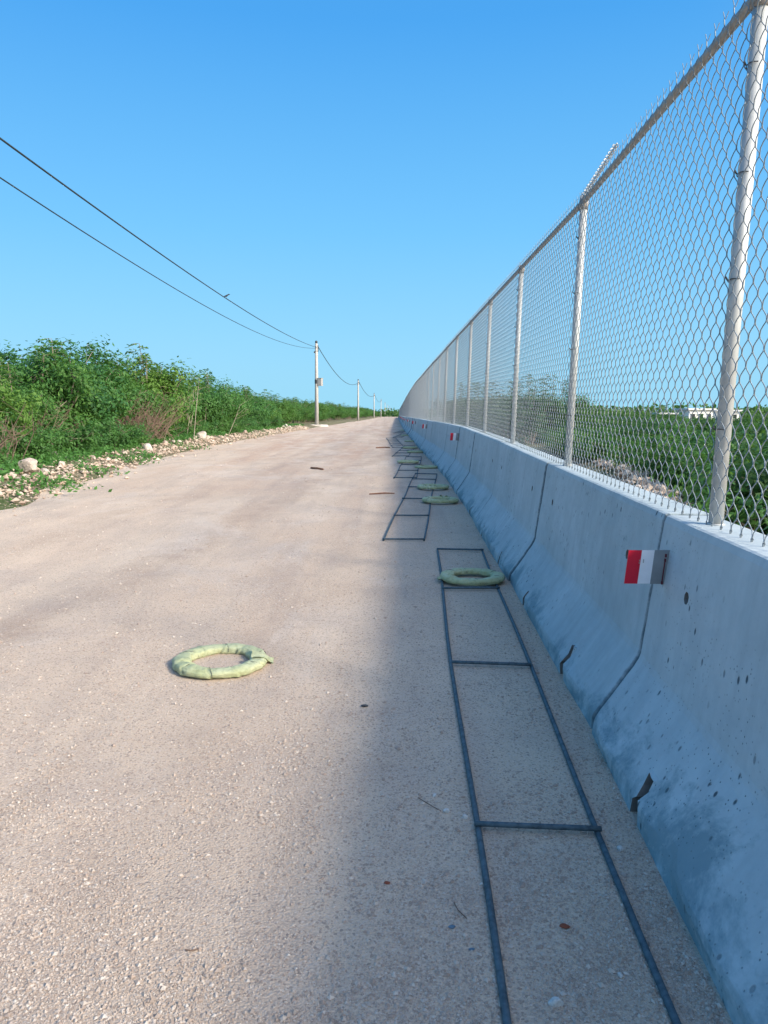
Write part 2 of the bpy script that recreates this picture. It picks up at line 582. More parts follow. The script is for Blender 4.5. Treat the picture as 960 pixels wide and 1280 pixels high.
def barrier_mesh(seed, broken=()):
    r = random.Random(seed)
    notches = [0.72, 2.20]
    holes = [0.46, SEC - 0.46]
    st = {0.0, 0.018, SEC - 0.018, SEC}
    for c in notches:
        w_ = 0.034 if c in broken else 0.016
        st |= {c - w_ - 0.008, c - w_, c, c + w_, c + w_ + 0.008}
    for c in holes:
        st |= {c - 0.045, c + 0.045}
    y = 0.09
    while y < SEC:
        if min(abs(y - q) for q in st) > 0.03:
            st.add(y)
        y += 0.075
    st = sorted(st)
    prof = [(-.392, -.08), (-.392, .0), (-.390, .055), (-.384, .075), (-.355, .115), (-.32, .165), (-.28, .225), (-.245, .28), (-.215, .325),
            (-.196, .36), (-.188, .385), (-.182, .44), (-.170, .53), (-.160, .62), (-.149, .70), (-.139, .79), (-.130, .86), (-.121, .93),
            (-.114, .985), (-.104, BAR_H - .004), (-.09, BAR_H), (0, BAR_H), (.09, BAR_H), (.104, BAR_H - .004), (.114, .985), (.139, .79),
            (.191, .392), (.25, .28), (.384, .075), (.392, .0), (.392, -.08)]
    n = len(prof)
    v, f, fh = [], [], []
    off = Vector((seed * 7.1, 0, 0))
    for y in st:
        end = y < 0.001 or y > SEC - 0.001
        cut = min(abs(y - c) for c in notches)
        cn = min(notches, key=lambda c: abs(y - c))
        for k, (x, z) in enumerate(prof):
            if end:
                x *= 0.90 if z > .5 else 0.955
                if z > 1.0:
                    z -= 0.012
            if k < 20:
                nz = mn.noise(Vector((x * 3, y * 3, z * 3)) + off)
                x += 0.004 * nz
                if k in (2, 3):
                    x += 0.010 * mn.noise(Vector((y * 7, seed, 2.0))) + 0.022 * mn.noise(Vector((y * 2.4, seed, 3.0))) + 0.005 * mn.noise(Vector((y * 25, seed, 4.0)))
                    z += 0.008 * mn.noise(Vector((y * 9, seed, 6.0)))
                if k in (18, 19):
                    x += 0.003 * mn.noise(Vector((y * 14, seed, 9.0)))
            if cut < (0.035 if cn in broken else 0.017) and k < 4:
                big = (cn in broken)
                x = 0.0 + 0.02 * r.random()
                z = (-.08, .0, .05, .09)[k] + (0.045 * r.random() - .015 if big and k > 1 else 0)
            elif cut < 0.035 and k == 4 and (cn in broken):
                x += 0.02
                z += 0.035 + 0.02 * r.random()
            yy = y
            if cut < (0.045 if cn in broken else 0.026) and k < 5:     # ragged, narrowing upwards
                yy = cn + (y - cn) * (1.25, 1.15, .95, .45, .75)[k] + (r.uniform(-.006, .006) if cn in broken else 0)
            v.append((x, yy, z))
    for i in range(len(st) - 1):
        for k in range(n - 1):
            q = (i * n + k, i * n + k + 1, (i + 1) * n + k + 1, (i + 1) * n + k)
            if k == 14 and any(abs(st[i] - (c - .045)) < 1e-6 for c in holes):
                P = [Vector(v[j]) for j in q]
                ctr = sum(P, Vector()) / 4
                b = len(v)
                ex = (P[3] - P[0]).normalized()
                ez = (P[1] - P[0]).normalized()
                nn = Vector((1, 0, 0))
                for dep, rad in ((0, .026), (.012, .023), (.05, .020)):
                    for a in range(8):
                        t = PI / 8 + a * PI / 4 + PI
                        v.append(tuple(ctr + (ex * math.cos(t) + ez * math.sin(t)) * rad + nn * dep))
                # corners: q0 (y-,z-), q1 (y-,z+), q2 (y+,z+), q3 (y+,z-); octagon starts at angle 202.5 deg
                O = [b + a for a in range(8)]
                f += [(q[0], q[3], O[2], O[1]), (q[3], q[2], O[4], O[3]), (q[2], q[1], O[6], O[5]), (q[1], q[0], O[0], O[7]),
                      (q[3], O[3], O[2]), (q[2], O[5], O[4]), (q[1], O[7], O[6]), (q[0], O[1], O[0])]
                for rr in range(2):
                    for a in range(8):
                        a2 = (a + 1) % 8
                        fh.append((b + rr * 8 + a, b + rr * 8 + a2, b + rr * 8 + 8 + a2, b + rr * 8 + 8 + a))
                fh.append(tuple(b + 16 + a for a in range(8)))
            elif k < 4 and any(abs((st[i] + st[i + 1]) / 2 - c) < 0.0385 if c in broken else abs((st[i] + st[i + 1]) / 2 - c) < 0.0205 for c in notches):
                fh.append(q)
            else:
                f.append(q)
    f.append(tuple(range(n))[::-1])
    f.append(tuple((len(st) - 1) * n + k for k in range(n)))
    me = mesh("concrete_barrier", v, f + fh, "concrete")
    me.materials.append(M["hole"])
    mi = [0] * len(f) + [1] * len(fh)
    me.polygons.foreach_set("material_index", mi)
    bm = bmesh.new()
    bm.from_mesh(me)
    bmesh.ops.recalc_face_normals(bm, faces=bm.faces)
    bm.to_mesh(me)
    bm.free()
    return me
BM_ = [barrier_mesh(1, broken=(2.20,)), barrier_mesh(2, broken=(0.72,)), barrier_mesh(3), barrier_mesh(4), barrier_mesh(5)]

def frame_along(a, b, up=Vector((0, 0, 1)), order="y"):
    """matrix whose long axis runs a->b"""
    d = (b - a).normalized()
    u = (up - d * up.dot(d)).normalized()
    if order == "y":
        x = d.cross(u)
        m = Matrix((x, d, u)).transposed()
    else:
        y = u.cross(d)
        m = Matrix((d, y, u)).transposed()
    return Matrix.Translation(a) @ m.to_4x4()

bar_lab = {
    -1: "closest concrete barrier in view, cut by the right frame edge, broken slot at its foot",
    0: "grey concrete barrier just beyond the big red and white plate, damp stains on its foot",
    1: "grey concrete barrier whose near end meets the green ring on the largest ladder",
    2: "grey concrete barrier starting just past the third fence post, alongside the second ladder",
    3: "grey concrete barrier carrying the second red and white plate at its far end",
    4: "grey concrete barrier just beyond the second red and white plate",
}
n_bar = 0
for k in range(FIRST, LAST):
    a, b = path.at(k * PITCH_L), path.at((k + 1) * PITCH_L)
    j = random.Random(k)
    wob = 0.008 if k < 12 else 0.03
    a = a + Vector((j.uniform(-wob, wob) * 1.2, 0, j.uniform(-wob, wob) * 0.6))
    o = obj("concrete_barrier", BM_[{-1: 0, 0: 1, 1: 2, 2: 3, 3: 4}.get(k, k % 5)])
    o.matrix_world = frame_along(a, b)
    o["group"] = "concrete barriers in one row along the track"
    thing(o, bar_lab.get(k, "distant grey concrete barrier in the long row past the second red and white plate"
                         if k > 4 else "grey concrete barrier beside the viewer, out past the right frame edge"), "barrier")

# ------------------------------------------------------------------ chain-link fence on top of the barriers
LEAN = 0.026
FH = 2.0
PW, DZ = 0.0475, 0.0495
def wire_panel(name, curved, r, nside):
    """one bay of woven mesh: x 0..3 along, z up, y = thickness"""
    ncol = int(round(3.0 / PW))
    nrow = int(round(1.985 / DZ))
    segs, ends = [], []
    for j in range(ncol):
        for k in range(nrow):
            up = (k + j) % 2 == 0
            x0, x1 = (j * PW, (j + 1) * PW) if up else ((j + 1) * PW, j * PW)
            z0, z1 = k * DZ + 0.012, (k + 1) * DZ + 0.012
            y0 = (0.0028 if up else -0.0028)
            ts = (0, .18, .5, .82, 1) if curved else (0, 1)
            pl = []
            for t in ts:
                c = 0.5 - 0.5 * math.cos(PI * t)
                e = 0.62 * c + 0.38 * t
                pl.append((x0 + (x1 - x0) * e, (-.0075 if up else .0075) * math.sin(PI * t) + y0 * math.cos(PI * t), z0 + (z1 - z0) * t))
            for a, b in zip(pl, pl[1:]):
                segs.append((a, b, 1.0))
            if k == 0:         # knuckle below
                segs.append(((x0, y0, z0), (x0 + .004, 0, z0 - .014), 1.9))
            if k == nrow - 1 and not up or k == nrow - 1 and j % 2 == 0:    # twisted pair and the two barbs
                xe, ze = x1, z1
                segs.append(((xe, 0, ze), (xe + .002, .003, ze + .03), 1.25))
                segs.append(((xe, .002, ze + .03), (xe + .012, .006, ze + .062), 0.8))
                segs.append(((xe, -.002, ze + .03), (xe - .010, -.008, ze + .055), 0.8))
    A = np.array([s[0] for s in segs])
    B = np.array([s[1] for s in segs])
    R = np.array([s[2] for s in segs]) * r
    d = B - A
    d /= np.linalg.norm(d, axis=1)[:, None]
    q = np.cross(d, np.array([0.0, 1.0, 0.0]))
    q /= np.linalg.norm(q, axis=1)[:, None] + 1e-9
    p = np.cross(q, d)
    n = len(A)
    V = np.zeros((n, 2 * nside, 3))
    for e, P in ((0, A), (1, B)):
        for k in range(nside):
            t = 2 * PI * k / nside + 0.4
            V[:, e * nside + k] = P + (q * math.cos(t) + p * math.sin(t)) * R[:, None]
    base = (np.arange(n) * 2 * nside)[:, None]
    F = np.concatenate([base + np.array([[k, (k + 1) % nside, nside + (k + 1) % nside, nside + k]]) for k in range(nside)])
    return mesh_np(name, V.reshape(-1, 3), F, "wire", smooth=True)
MESH_NEAR = wire_panel("mesh_panel", True, 0.0020, 4)
MESH_FAR = wire_panel("mesh_panel", False, 0.0022, 3)

def post_mesh():
    m = MB()
    rr = [0.0285] * 2
    m.tube([(0, 0, -0.02), (0, 0, FH - 0.005)], rr, 16)
    m.tube([(0, 0, 0), (0, 0, 0.006)], 0.036, 16)
    return m.mesh("post", "zinc", True)
def cap_mesh():
    m = MB()
    m.tube([(0, 0, FH - 0.06), (0, 0, FH - 0.02), (0, 0, FH + .018), (0, 0, FH + .03)], [.0345, .0345, .034, .020], 14)
    return m.mesh("post_cap", "rail", True)
def rail_mesh():
    m = MB()
    m.tube([(0, 0, 0), (3.0, 0, 0)], .021, 10, caps=False)
    return m.mesh("top_rail", "rail", True)
def tie_mesh():
    m = MB()
    pts = [(.033 * math.cos(a), .033 * math.sin(a), .003 * math.sin(2 * a)) for a in np.linspace(1.8, 4.6, 7)]
    m.tube(pts, .0022, 5)
    m.tube([(-.036, .0, 0), (-.046, -.006, .012)], .0035, 5)
    return m.mesh("tie_wire", "dark")
POST, CAP, RAIL, TIE = post_mesh(), cap_mesh(), rail_mesh(), tie_mesh()

fence = empty("chain_link_fence", path.at(-0.33))
thing(fence, "tall galvanised chain link fence standing on top of the concrete barriers", "fence")
F0 = Matrix.Translation(-fence.location)
def post_base(k):
    a, b = path.at(k * PITCH_L - 0.33), path.at(k * PITCH_L - 0.23)
    j = random.Random(k * 3 + 1)
    z = 0.022 * math.sin(k * 0.55) * (1 if k > 8 else 0.2)
    return a + Vector((0, 0, BAR_H + z)), (b - a).normalized(), j
posts = [post_base(k) for k in range(FIRST, LAST)]
ups = []
for k, (p, d, j) in zip(range(FIRST, LAST), posts):
    nrm = Vector((d.y, -d.x, 0)).normalized()
    lean = LEAN + (j.uniform(-.006, .006) if k > 1 else 0)
    u = (Vector((0, 0, 1)) + nrm * lean + Vector((0, 1, 0)) * (j.uniform(-.006, .006) if k > 1 else 0)).normalized()
    ups.append(u)
    x = nrm.copy()
    y = u.cross(x).normalized()
    x = y.cross(u)
    mw = F0 @ Matrix.Translation(p) @ Matrix((x, y, u)).transposed().to_4x4()
    obj("post", POST, fence, mw=mw)
    if k < 40:
        obj("post_cap", CAP, fence, mw=mw)
    if k < 5:
        for z in (.41, .93, 1.33, 1.76):
            obj("tie_wire", TIE, fence, mw=mw @ Matrix.Translation((0, 0, z + j.uniform(-.04, .04))))
for i in range(len(posts) - 1):
    k = FIRST + i
    (p, d, _), (q, _, _) = posts[i], posts[i + 1]
    u = (ups[i] + ups[i + 1]) / 2
    nrm = Vector((d.y, -d.x, 0)).normalized()
    fm = frame_along(p + ups[i] * FH, q + ups[i + 1] * FH, u, "x")
    L = ((q + ups[i + 1] * FH) - (p + ups[i] * FH)).length
    S = Matrix.Diagonal((L / 3.0, 1, 1, 1))
    obj("top_rail", RAIL, fence, mw=F0 @ fm @ S)
    fm = frame_along(p - nrm * 0.0345, q - nrm * 0.0345, u, "x")
    L = (q - p).length
    S = Matrix.Diagonal((L / 3.0, 1, 1, 1))
    obj("mesh_panel", MESH_NEAR if k < 6 else MESH_FAR, fence, mw=F0 @ fm @ S)
# the loose picket of mesh that sticks up beside the second post
m = MB()
p1, d1, _ = posts[1 - FIRST]
_, _, _ = posts[0]
pts = []
for q in range(150):
    t = q / 149
    a_ = t * 2 * PI * 17
    pts.append((.016 * math.cos(a_) - .01, .03 - .86 * t, .03 + .105 * t + .016 * math.sin(a_)))
m.tube(pts, 0.0042, 5)
m.tube([(-.01, 0.03, .03), (-.01, -0.4, .08), (-.01, -0.85, .135)], 0.0055, 5)
lo = obj("loose_wire_end", m.mesh("loose_wire_end", "zinc"), fence, mw=F0 @ Matrix.Translation(p1 + ups[1 - FIRST] * FH))

# ------------------------------------------------------------------ red / white / grey plates on the barriers
def sign_tree(loc):
    """plate square to the traffic, its grey end on the wall face"""
    r = empty("reflector_plate", loc)
    def bevel_plate(x0, x1, name, mat, th, y0=0.0, h=.145, sh=.05):
        m = MB()
        v = []
        for y in (y0, y0 + th):
            for (x, z) in ((x0, -h / 2), (x1, -h / 2), (x1, h / 2), (x0, h / 2)):
                v.append((x + z * sh, y, z))
        m.add(v, [(0, 1, 2, 3), (7, 6, 5, 4), (0, 4, 5, 1), (1, 5, 6, 2), (2, 6, 7, 3), (3, 7, 4, 0)])
        return obj(name, m.mesh(name, mat), r)
    sh = 0.095
    bevel_plate(-.168, -.112, "red_panel", "red", .004, sh=sh)
    bevel_plate(-.1118, -.058, "white_panel", "white", .004, sh=sh)
    bevel_plate(-.0578, .010, "grey_panel", "plate", .003, 0.001, .147, sh)
    bevel_plate(.002, .006, "bracket", "plate", .05, 0.0042, .12, sh)
    m = MB()
    for z in (-.068, .03, .05):
        m.box((-.008 + z * sh, -.0015, z), (.007, .004, .014))
    m.box((-.010, -.001, -.02), (.004, .003, .1), Matrix.Rotation(sh, 3, 'Y'))
    obj("rust_mark", m.mesh("rust_mark", "maroon"), r)
    m = MB()
    for (x, z) in ((-.117, .028), (-.117, .018), (-.100, .030), (-.100, .022)):
        m.box((x + z * sh, -.0012, z), (.003, .003, .007))
    obj("stamp_mark", m.mesh("stamp_mark", "box"), r)
    return r
proto = None
sg_lab = ["largest red and white plate, fixed near the joint of the two closest barriers",
          "second red and white plate along the wall, about a third as large as the first",
          "third red and white plate along the wall, a few pixels wide"]
for i in range(14):
    s = i * 12.0 - 0.18
    q = path.at(s)
    x = q.x - 0.160 + 0.006
    loc = (x + .008, q.y, q.z + 0.81)
    if proto is None:
        proto = sign_tree(loc)
        t = proto
    else:
        t = copy_tree(proto)
        t.location = loc
        t.rotation_euler.z = random.uniform(-.06, .06)
    thing(t, sg_lab[i] if i < 3 else "tiny far red and white plate on the distant part of the wall", "reflector",
          "red and white plates on the wall")

# ------------------------------------------------------------------ welded bar ladders lying on the track
def lie(x, y, dz=0.0):
    return Vector((x, y, gz(x, y) + dz))
def ladder(a0, a1, b0, b1, rungs, label, r=0.011, ends=True):
    """rail a runs a0->a1, rail b runs b0->b1; rungs: fractions along"""
    ctr = lie((a0[0] + b1[0]) / 2, (a0[1] + b1[1]) / 2)
    root = empty("steel_ladder", ctr)
    def P(p, dz):
        return lie(p[0], p[1], dz) - ctr
    def lerp(p, q, t):
        return (p[0] + (q[0] - p[0]) * t, p[1] + (q[1] - p[1]) * t)
    rz = random.Random(label)
    for (p, q) in ((a0, a1), (b0, b1)):
        m = MB()
        ph = rz.uniform(0, 6)
        N = 26
        pts = []
        for i in range(N + 1):
            t = i / N
            c = lerp(p, q, t)
            pts.append(P((c[0] + 0.014 * math.sin(t * 7 + ph) * math.sin(PI * t), c[1]), r * 0.75))
        m.tube(pts, r, 8)
        obj("rail", m.mesh("rail", "steel", True), root)
    for t in rungs:
        m = MB()
        p, q = lerp(a0, a1, t), lerp(b0, b1, min(1, max(0, t + rz.uniform(-.004, .004))))
        pts = [P(lerp(p, q, s), r * 2.2) for s in (-0.02, .25, .5, .75, 1.02)]
        m.tube(pts, r * 0.9, 8)
        obj("rung", m.mesh("rung", "steel", True), root)
    thing(root, label, "ladder", "steel bar ladders lying along the wall")
ladder((.255, .72), (.552, 7.77), (.665, .72), (1.01, 7.75), (.0, .258, .507, .757, 1.0),
       "largest dark steel ladder, lying flat beside the closest barriers")
ladder((-.004, 8.29), (.648, 16.0), (.44, 8.3), (1.09, 15.9), (0, .21, .435, .65, .83, 1.0),
       "second dark steel ladder, two green rings lying over its far half")
ladder((.19, 14.92), (.62, 22.0), (.63, 14.95), (1.06, 22.0), (0, .27, .52, .76, 1.0),
       "third dark steel ladder from the viewer, its near end overlapping the second")
ladder((.225, 22.4), (.76, 29.6), (.70, 22.45), (1.18, 29.6), (0, .25, .5, .75, 1.0),
       "fourth dark steel ladder from the viewer, half hidden by far green rings")
ladder((.31, 28.3), (.10, 39.3), (.74, 28.35), (.60, 39.4), (0, .17, .34, .5, .67, .84, 1.0),
       "fifth steel ladder from the viewer, slanting left away from the wall")
ladder((.45, 40.5), (1.0, 47.5), (.9, 40.5), (1.45, 47.5), (0, .25, .5, .75, 1.0),
       "small sixth steel ladder, far along the wall's foot")
ladder((.6, 50), (1.1, 57), (1.1, 50), (1.6, 57), (0, .25, .5, .75, 1.0),
       "tiny seventh steel ladder, farther still along the wall's foot")

# ------------------------------------------------------------------ cloth-wrapped rings
def ring_mesh(seed, R=0.222, rw=0.049, rh=0.026):
    r = random.Random(seed)
    N, K = 220, 20
    wraps = sorted((i + r.uniform(-.3, .3)) / 11 * 2 * PI for i in range(11))
    v, f = [], []
    for i in range(N):
        a = 2 * PI * i / N
        dd = min(abs((a - w_ + PI) % (2 * PI) - PI) for w_ in wraps)
        R1 = R * (1 + 0.05 * mn.noise(Vector((math.cos(a) * 1.2, math.sin(a) * 1.2, seed * 3.3))))
        fat = 1 + 0.16 * mn.noise(Vector((math.cos(a) * 2.2, math.sin(a) * 2.2, seed * 1.7 + 5)))
        for k in range(K):
            b = 2 * PI * k / K
            skew = 0.10 * math.sin(b)                       # wraps run diagonally
            d2 = min(abs((a + skew - w_ + PI) % (2 * PI) - PI) for w_ in wraps)
            seam = math.exp(-(d2 / 0.018) ** 2)
            lon = mn.noise(Vector((math.cos(a) * 2.5, math.sin(a) * 2.5, b * 2.6 + seed * 4)))
            fold = mn.noise(Vector((math.cos(a + skew) * 9, math.sin(a + skew) * 9, math.sin(b) * 1.5 + seed)))
            s = fat * (1 - 0.20 * seam + 0.10 * fold + 0.19 * lon)
            step = 0.12 * ((a + skew - max([w_ for w_ in wraps if w_ <= (a + skew) % (2 * PI)] or [wraps[-1] - 2 * PI])) % (2 * PI)) / 0.57
            s *= 1 + step
            cx = math.copysign(abs(math.cos(b)) ** 0.85, math.cos(b)) * rw * s
            cz = math.copysign(abs(math.sin(b)) ** 0.8, math.sin(b)) * rh * s
            z = rh * 0.92 + max(cz, -rh * 0.9)
            v.append(((R1 + cx) * math.cos(a), (R1 + cx) * math.sin(a), z))
    for i in range(N):
        for k in range(K):
            i2, k2 = (i + 1) % N, (k + 1) % K
            f.append((i * K + k, i2 * K + k, i2 * K + k2, i * K + k2))
    return mesh("wrapping", v, f, "cloth", True)
def flap_mesh(seed, R=0.222):
    r = random.Random(seed + 40)
    v, f = [], []
    NI, NJ = 7, 6
    for lay in (0, 1):
        for i in range(NI):
            for j in range(NJ):
                s, t = i / (NI - 1), j / (NJ - 1)
                x = R - 0.045 + 0.125 * s
                y = (t - 0.5) * 0.13 * (1 - 0.45 * s)
                z = 0.054 - 0.045 * s ** 1.5 + 0.012 * math.sin(t * 9 + s * 4) + 0.01 * r.random() - 0.003 * lay
                v.append((x, y, max(z, 0.004 - 0.003 * lay)))
    for lay in (0, 1):
        for i in range(NI - 1):
            for j in range(NJ - 1):
                a = lay * NI * NJ + i * NJ + j
                q = (a, a + NJ, a + NJ + 1, a + 1)
                f.append(q if lay == 0 else q[::-1])
    return mesh("cloth_end", v, f, "cloth", True)
def cord_mesh(seed, R=0.222):
    r = random.Random(seed + 80)
    m = MB()
    for i in range(6):
        a = (i + r.uniform(.1, .7)) / 6 * 2 * PI
        pts = []
        for q in np.linspace(-0.15, PI + .15, 9):
            aa = a + 0.10 * math.cos(q)
            pts.append(((R + .0535 * math.cos(q)) * math.cos(aa), (R + .0535 * math.cos(q)) * math.sin(aa), .024 + .030 * math.sin(q)))
        m.tube(pts, .0016, 5)
    return m.mesh("tie_cord", "dark")
RINGS = [(ring_mesh(i), flap_mesh(i), cord_mesh(i)) for i in range(4)]
ring_at = [  # x, y, rotation, variant, flattening, label
    (-.945, 4.33, 0.12, 0, .95, "green wrapped ring lying alone in the sun on the open track"),
    (.752, 6.40, 3.3, 1, 1.0, "green wrapped ring on the largest ladder, touching the wall's shadowed foot"),
    (.831, 11.30, 1.2, 2, 1.15, "nearer of the two overlapping-looking green rings past the second ladder's middle"),
    (.841, 13.15, 4.4, 3, 1.1, "farther green ring of the pair lying on the second ladder"),
    (.99, 17.85, 2.0, 0, 1.0, "shaded green ring pressed against the wall beside the third ladder"),
    (.60, 19.4, 5.2, 1, 1.1, "green ring lying across the third ladder, nearer the road's sunny side"),
    (.99, 24.8, 0.6, 2, 1.0, "small green ring by the wall, on the fourth ladder's near half"),
    (.93, 27.7, 2.7, 3, 1.1, "small green ring just behind it on the fourth ladder's far end"),
    (1.16, 34.4, 1.0, 1, 1.0, "small green ring beside the slanting fifth ladder"),
    (1.2, 43.8, 3.9, 2, 1.0, "tiny green ring on the sixth ladder far along the wall"),
    (1.5, 60.2, 0.3, 0, 1.1, "farthest green ring, a speck at the wall's foot"),
]
for x, y, rz, k, fl, lab in ring_at:
    on = 0.022 if k and y < 45 else 0.0
    r = empty("cloth_ring", lie(x, y, on * 0.8), rz)
    r.scale = (1, 1, fl)
    for nm, me in zip(("wrapping", "cloth_end", "tie_cord"), RINGS[k]):
        obj(nm, me, r)
    thing(r, lab, "ring", "green wrapped rings lying on the track")

# ------------------------------------------------------------------ stones
def rock_mesh(seed, sub=2, name="rock"):
    bm = bmesh.new()
    bmesh.ops.create_icosphere(bm, subdivisions=sub, radius=1.0)
    o = Vector((seed * 3.7, seed * 1.3, 0))
    cuts = [(Vector((random.gauss(0, 1), random.gauss(0, 1), random.gauss(0, 1))).normalized(), random.uniform(.55, .85)) for _ in range(9)]
    for vv in bm.verts:
        c = vv.co.copy()
        for nrm, dd in cuts:
            e = c.dot(nrm) - dd
            if e > 0:
                c -= nrm * e * 0.9
        c *= 1 + 0.16 * mn.noise(c * 1.6 + o)
        vv.co = Vector((c.x, c.y * .85, c.z * .72))
    me = bpy.data.meshes.new(name)
    bm.to_mesh(me)
    bm.free()
    me.materials.append(M["rock"])
    return me
ROCK = [rock_mesh(i, 3) for i in range(6)]
def rock(x, y, s, label, group, cat="rock", sink=0.25, k=None, name="rock"):
    k = random.randrange(6) if k is None else k
    o = obj(name, ROCK[k], loc=lie(x, y, s * (0.72 - sink) * 0.7))
    o.rotation_euler = (random.uniform(-.3, .3), random.uniform(-.3, .3), random.uniform(0, 6.28))
    o.scale = (s, s, s)
    if cat == "stone":
        o.data = STONE[k]
    thing(o, label, cat, group)
    return o
STONE = []
for me_ in ROCK:
    me_ = me_.copy()
    me_.materials.clear()
    me_.materials.append(M["palestone"])
    STONE.append(me_)
VG = "pale rocks along the left verge"
rock(-6.30, 13.6, .21, "big white rock at the left frame edge against the green growth", VG, k=2, sink=.1)
rock(-6.75, 22.0, .19, "flat pale rock at the foot of the green growth, left of the brown brush", VG, k=1)
rock(-7.3, 30.6, .30, "big pale grey rock alone by the verge to the right of the brown brush", VG, k=3, sink=.1)
rr = random.Random(11)
for i in range(54):
    y = 9.5 + 50 * rr.random() ** 1.6
    x = edge_x(y) - 0.55 - abs(rr.gauss(0.10, .26)) - (0.15 if y > 14 else 0)
    rock(x, y, rr.uniform(.03, .095) * (1 + y / 70), "small pale rock among the many strewn along the left verge", VG)
BANK = [(8, 2.0), (9.8, 2.3), (14.7, 3.2), (22, 4.2), (28, 4.9)]
for i in range(22):                                           # bank of stones behind the barrier
    y = 9.0 + 9 * rr.random()
    x = wall_x(y) + interp(BANK, y) + rr.gauss(0, .16)
    rock(x, y, rr.uniform(.05, .12), "pale stone in the low bank behind the fence", "stones in the bank behind the fence")
for (x, y, s, k, lab) in [
    (.432, 1.735, .020, 0, "white stone between the closest ladder rails at the bottom edge"),
    (.30, 2.62, .012, 1, "pale pebble just left of the closest ladder rung"),
    (.335, 2.40, .010, 2, "pale pebble inside the ladder just below its closest rung"),
    (.235, 2.66, .013, 3, "grey pebble a hand's width left of the closest ladder rung"),
    (.20, 2.78, .010, 4, "pale pebble where loose gravel gathers left of the ladder"),
    (.31, 2.22, .008, 5, "pale pebble touching the left ladder rail near the bottom"),
    (.80, 2.42, .013, 1, "whitish stone lying at the foot of the closest barrier"),
    (.62, 1.83, .009, 2, "small white pebble beside the right ladder rail")]:
    rock(x, y, s, lab, "single pebbles around the closest ladder", "stone", name="stone")
for (x, y, s, mt, lab) in [(.016, 2.225, .011, "rust", "tiny rust red chip lying on the open gravel"),
                           (.2, 2.017, .012, "blue", "tiny blue grey chip left of the ladder"),
                           (.246, 1.927, .009, "blue", "tiny dark blue chip right beside the left ladder rail"),
                           (.52, 2.02, .016, "rust", "reddish brown chip between the ladder rails"),
                           (-.091, 3.684, .02, "dark", "black scrap lying on the track at the edge of the shade")]:
    me = rock_mesh(int(x * 1000), 2, "scrap")
    me.materials.clear()
    me.materials.append(M[mt])
    o = obj("scrap", me, loc=lie(x, y, s * .3))
    o.scale = (s, s * .8, s * .5)
    thing(o, lab, "scrap", "small scraps on the track")

def gravel(name, n, sampler, size, mat, label, tri=8):
    u = np.array([(1, 0, 0), (-1, 0, 0), (0, 1, 0), (0, -1, 0), (0, 0, 1), (0, 0, -1)], float)
    fc = np.array([(0, 2, 4), (2, 1, 4), (1, 3, 4), (3, 0, 4), (2, 0, 5), (1, 2, 5), (3, 1, 5), (0, 3, 5)])
    P = sampler(n)
    n = len(P)
    s = size(P)
    z = np.array([gz(a, b) for a, b in P])
    V = np.repeat(u[None], n, 0)
    V *= rng.uniform(.65, 1.25, (n, 6, 1))
    V[:, :, 0] *= rng.uniform(.8, 1.4, (n, 1))
    V[:, :, 2] *= rng.uniform(.55, .9, (n, 1))
    a = rng.uniform(0, 2 * PI, n)
    ca, sa = np.cos(a)[:, None], np.sin(a)[:, None]
    X = V[:, :, 0] * ca - V[:, :, 1] * sa
    Y = V[:, :, 0] * sa + V[:, :, 1] * ca
    V = np.stack([X, Y, V[:, :, 2]], 2) * s[:, None, None]
    V += np.stack([P[:, 0], P[:, 1], z + s * 0.25], 1)[:, None]
    F = (np.arange(n) * 6)[:, None, None] + fc[None]
    tint = np.repeat(np.clip(rng.normal(.42, .36, n), -.35, 1.15), 6)
    o = obj(name, mesh_np(name, V.reshape(-1, 3), F.reshape(-1, 3), mat, tint))
    o["kind"] = "stuff"
    o["label"] = label
def near_pts(n):
    t = rng.random(n * 3)
    y = 1.35 / (1 - t * (1 - 1.35 / 26.0))                 # density ~ 1/y^2, 1.35 .. 26 m
    x = rng.uniform(-.62, .62, n * 3) * y
    keep = (x > np.array([edge_x(b) for b in y])) & (x < np.array([wall_x(b) - .40 for b in y]))
    x, y = x[keep], y[keep]
    d = np.array([mn.noise(Vector((a * 1.7, b * 1.1, 2.0))) + .6 * mn.noise(Vector((a * 5, b * 4, 9.0))) for a, b in zip(x, y)])
    wall = np.array([wall_x(b) for b in y]) - .42 - x
    k = rng.random(len(x)) < np.clip(.50 + 0.9 * d + .5 * np.exp(-wall / .10), .07, 1)
    return np.stack([x[k], y[k]], 1)[:n]
def near_size(P):
    return np.clip(rng.lognormal(math.log(.0016), .55, len(P)), .0008, .0078) * (1 + P[:, 1] * .10)
gravel("gravel", 175000, near_pts, near_size, "gravel", "loose pale limestone gravel scattered over the track")
def verge_pts(n):
    y = 7 + 60 * rng.random(n) ** 1.8
    e = np.array([edge_x(b) for b in y])
    x = e - .25 + rng.normal(-.2, .30, n)
    return np.stack([x, y], 1)
gravel("rubble", 5500, verge_pts, lambda P: np.clip(rng.lognormal(math.log(.017), .6, len(P)), .006, .06) * (1 + P[:, 1] * .012), "rubble",
       "broken limestone rubble along the left edge of the track")
def bank_pts(n):
    y = 8.5 + 10.5 * rng.random(n)
    x = np.array([wall_x(b) + interp(BANK, b) for b in y]) + rng.normal(0, .14, n)
    return np.stack([x, y], 1)
gravel("bank_rubble", 1500, bank_pts, lambda P: np.clip(rng.lognormal(math.log(.026), .6, len(P)), .010, .09), "rubble",
       "broken limestone rubble in a low bank behind the fence")

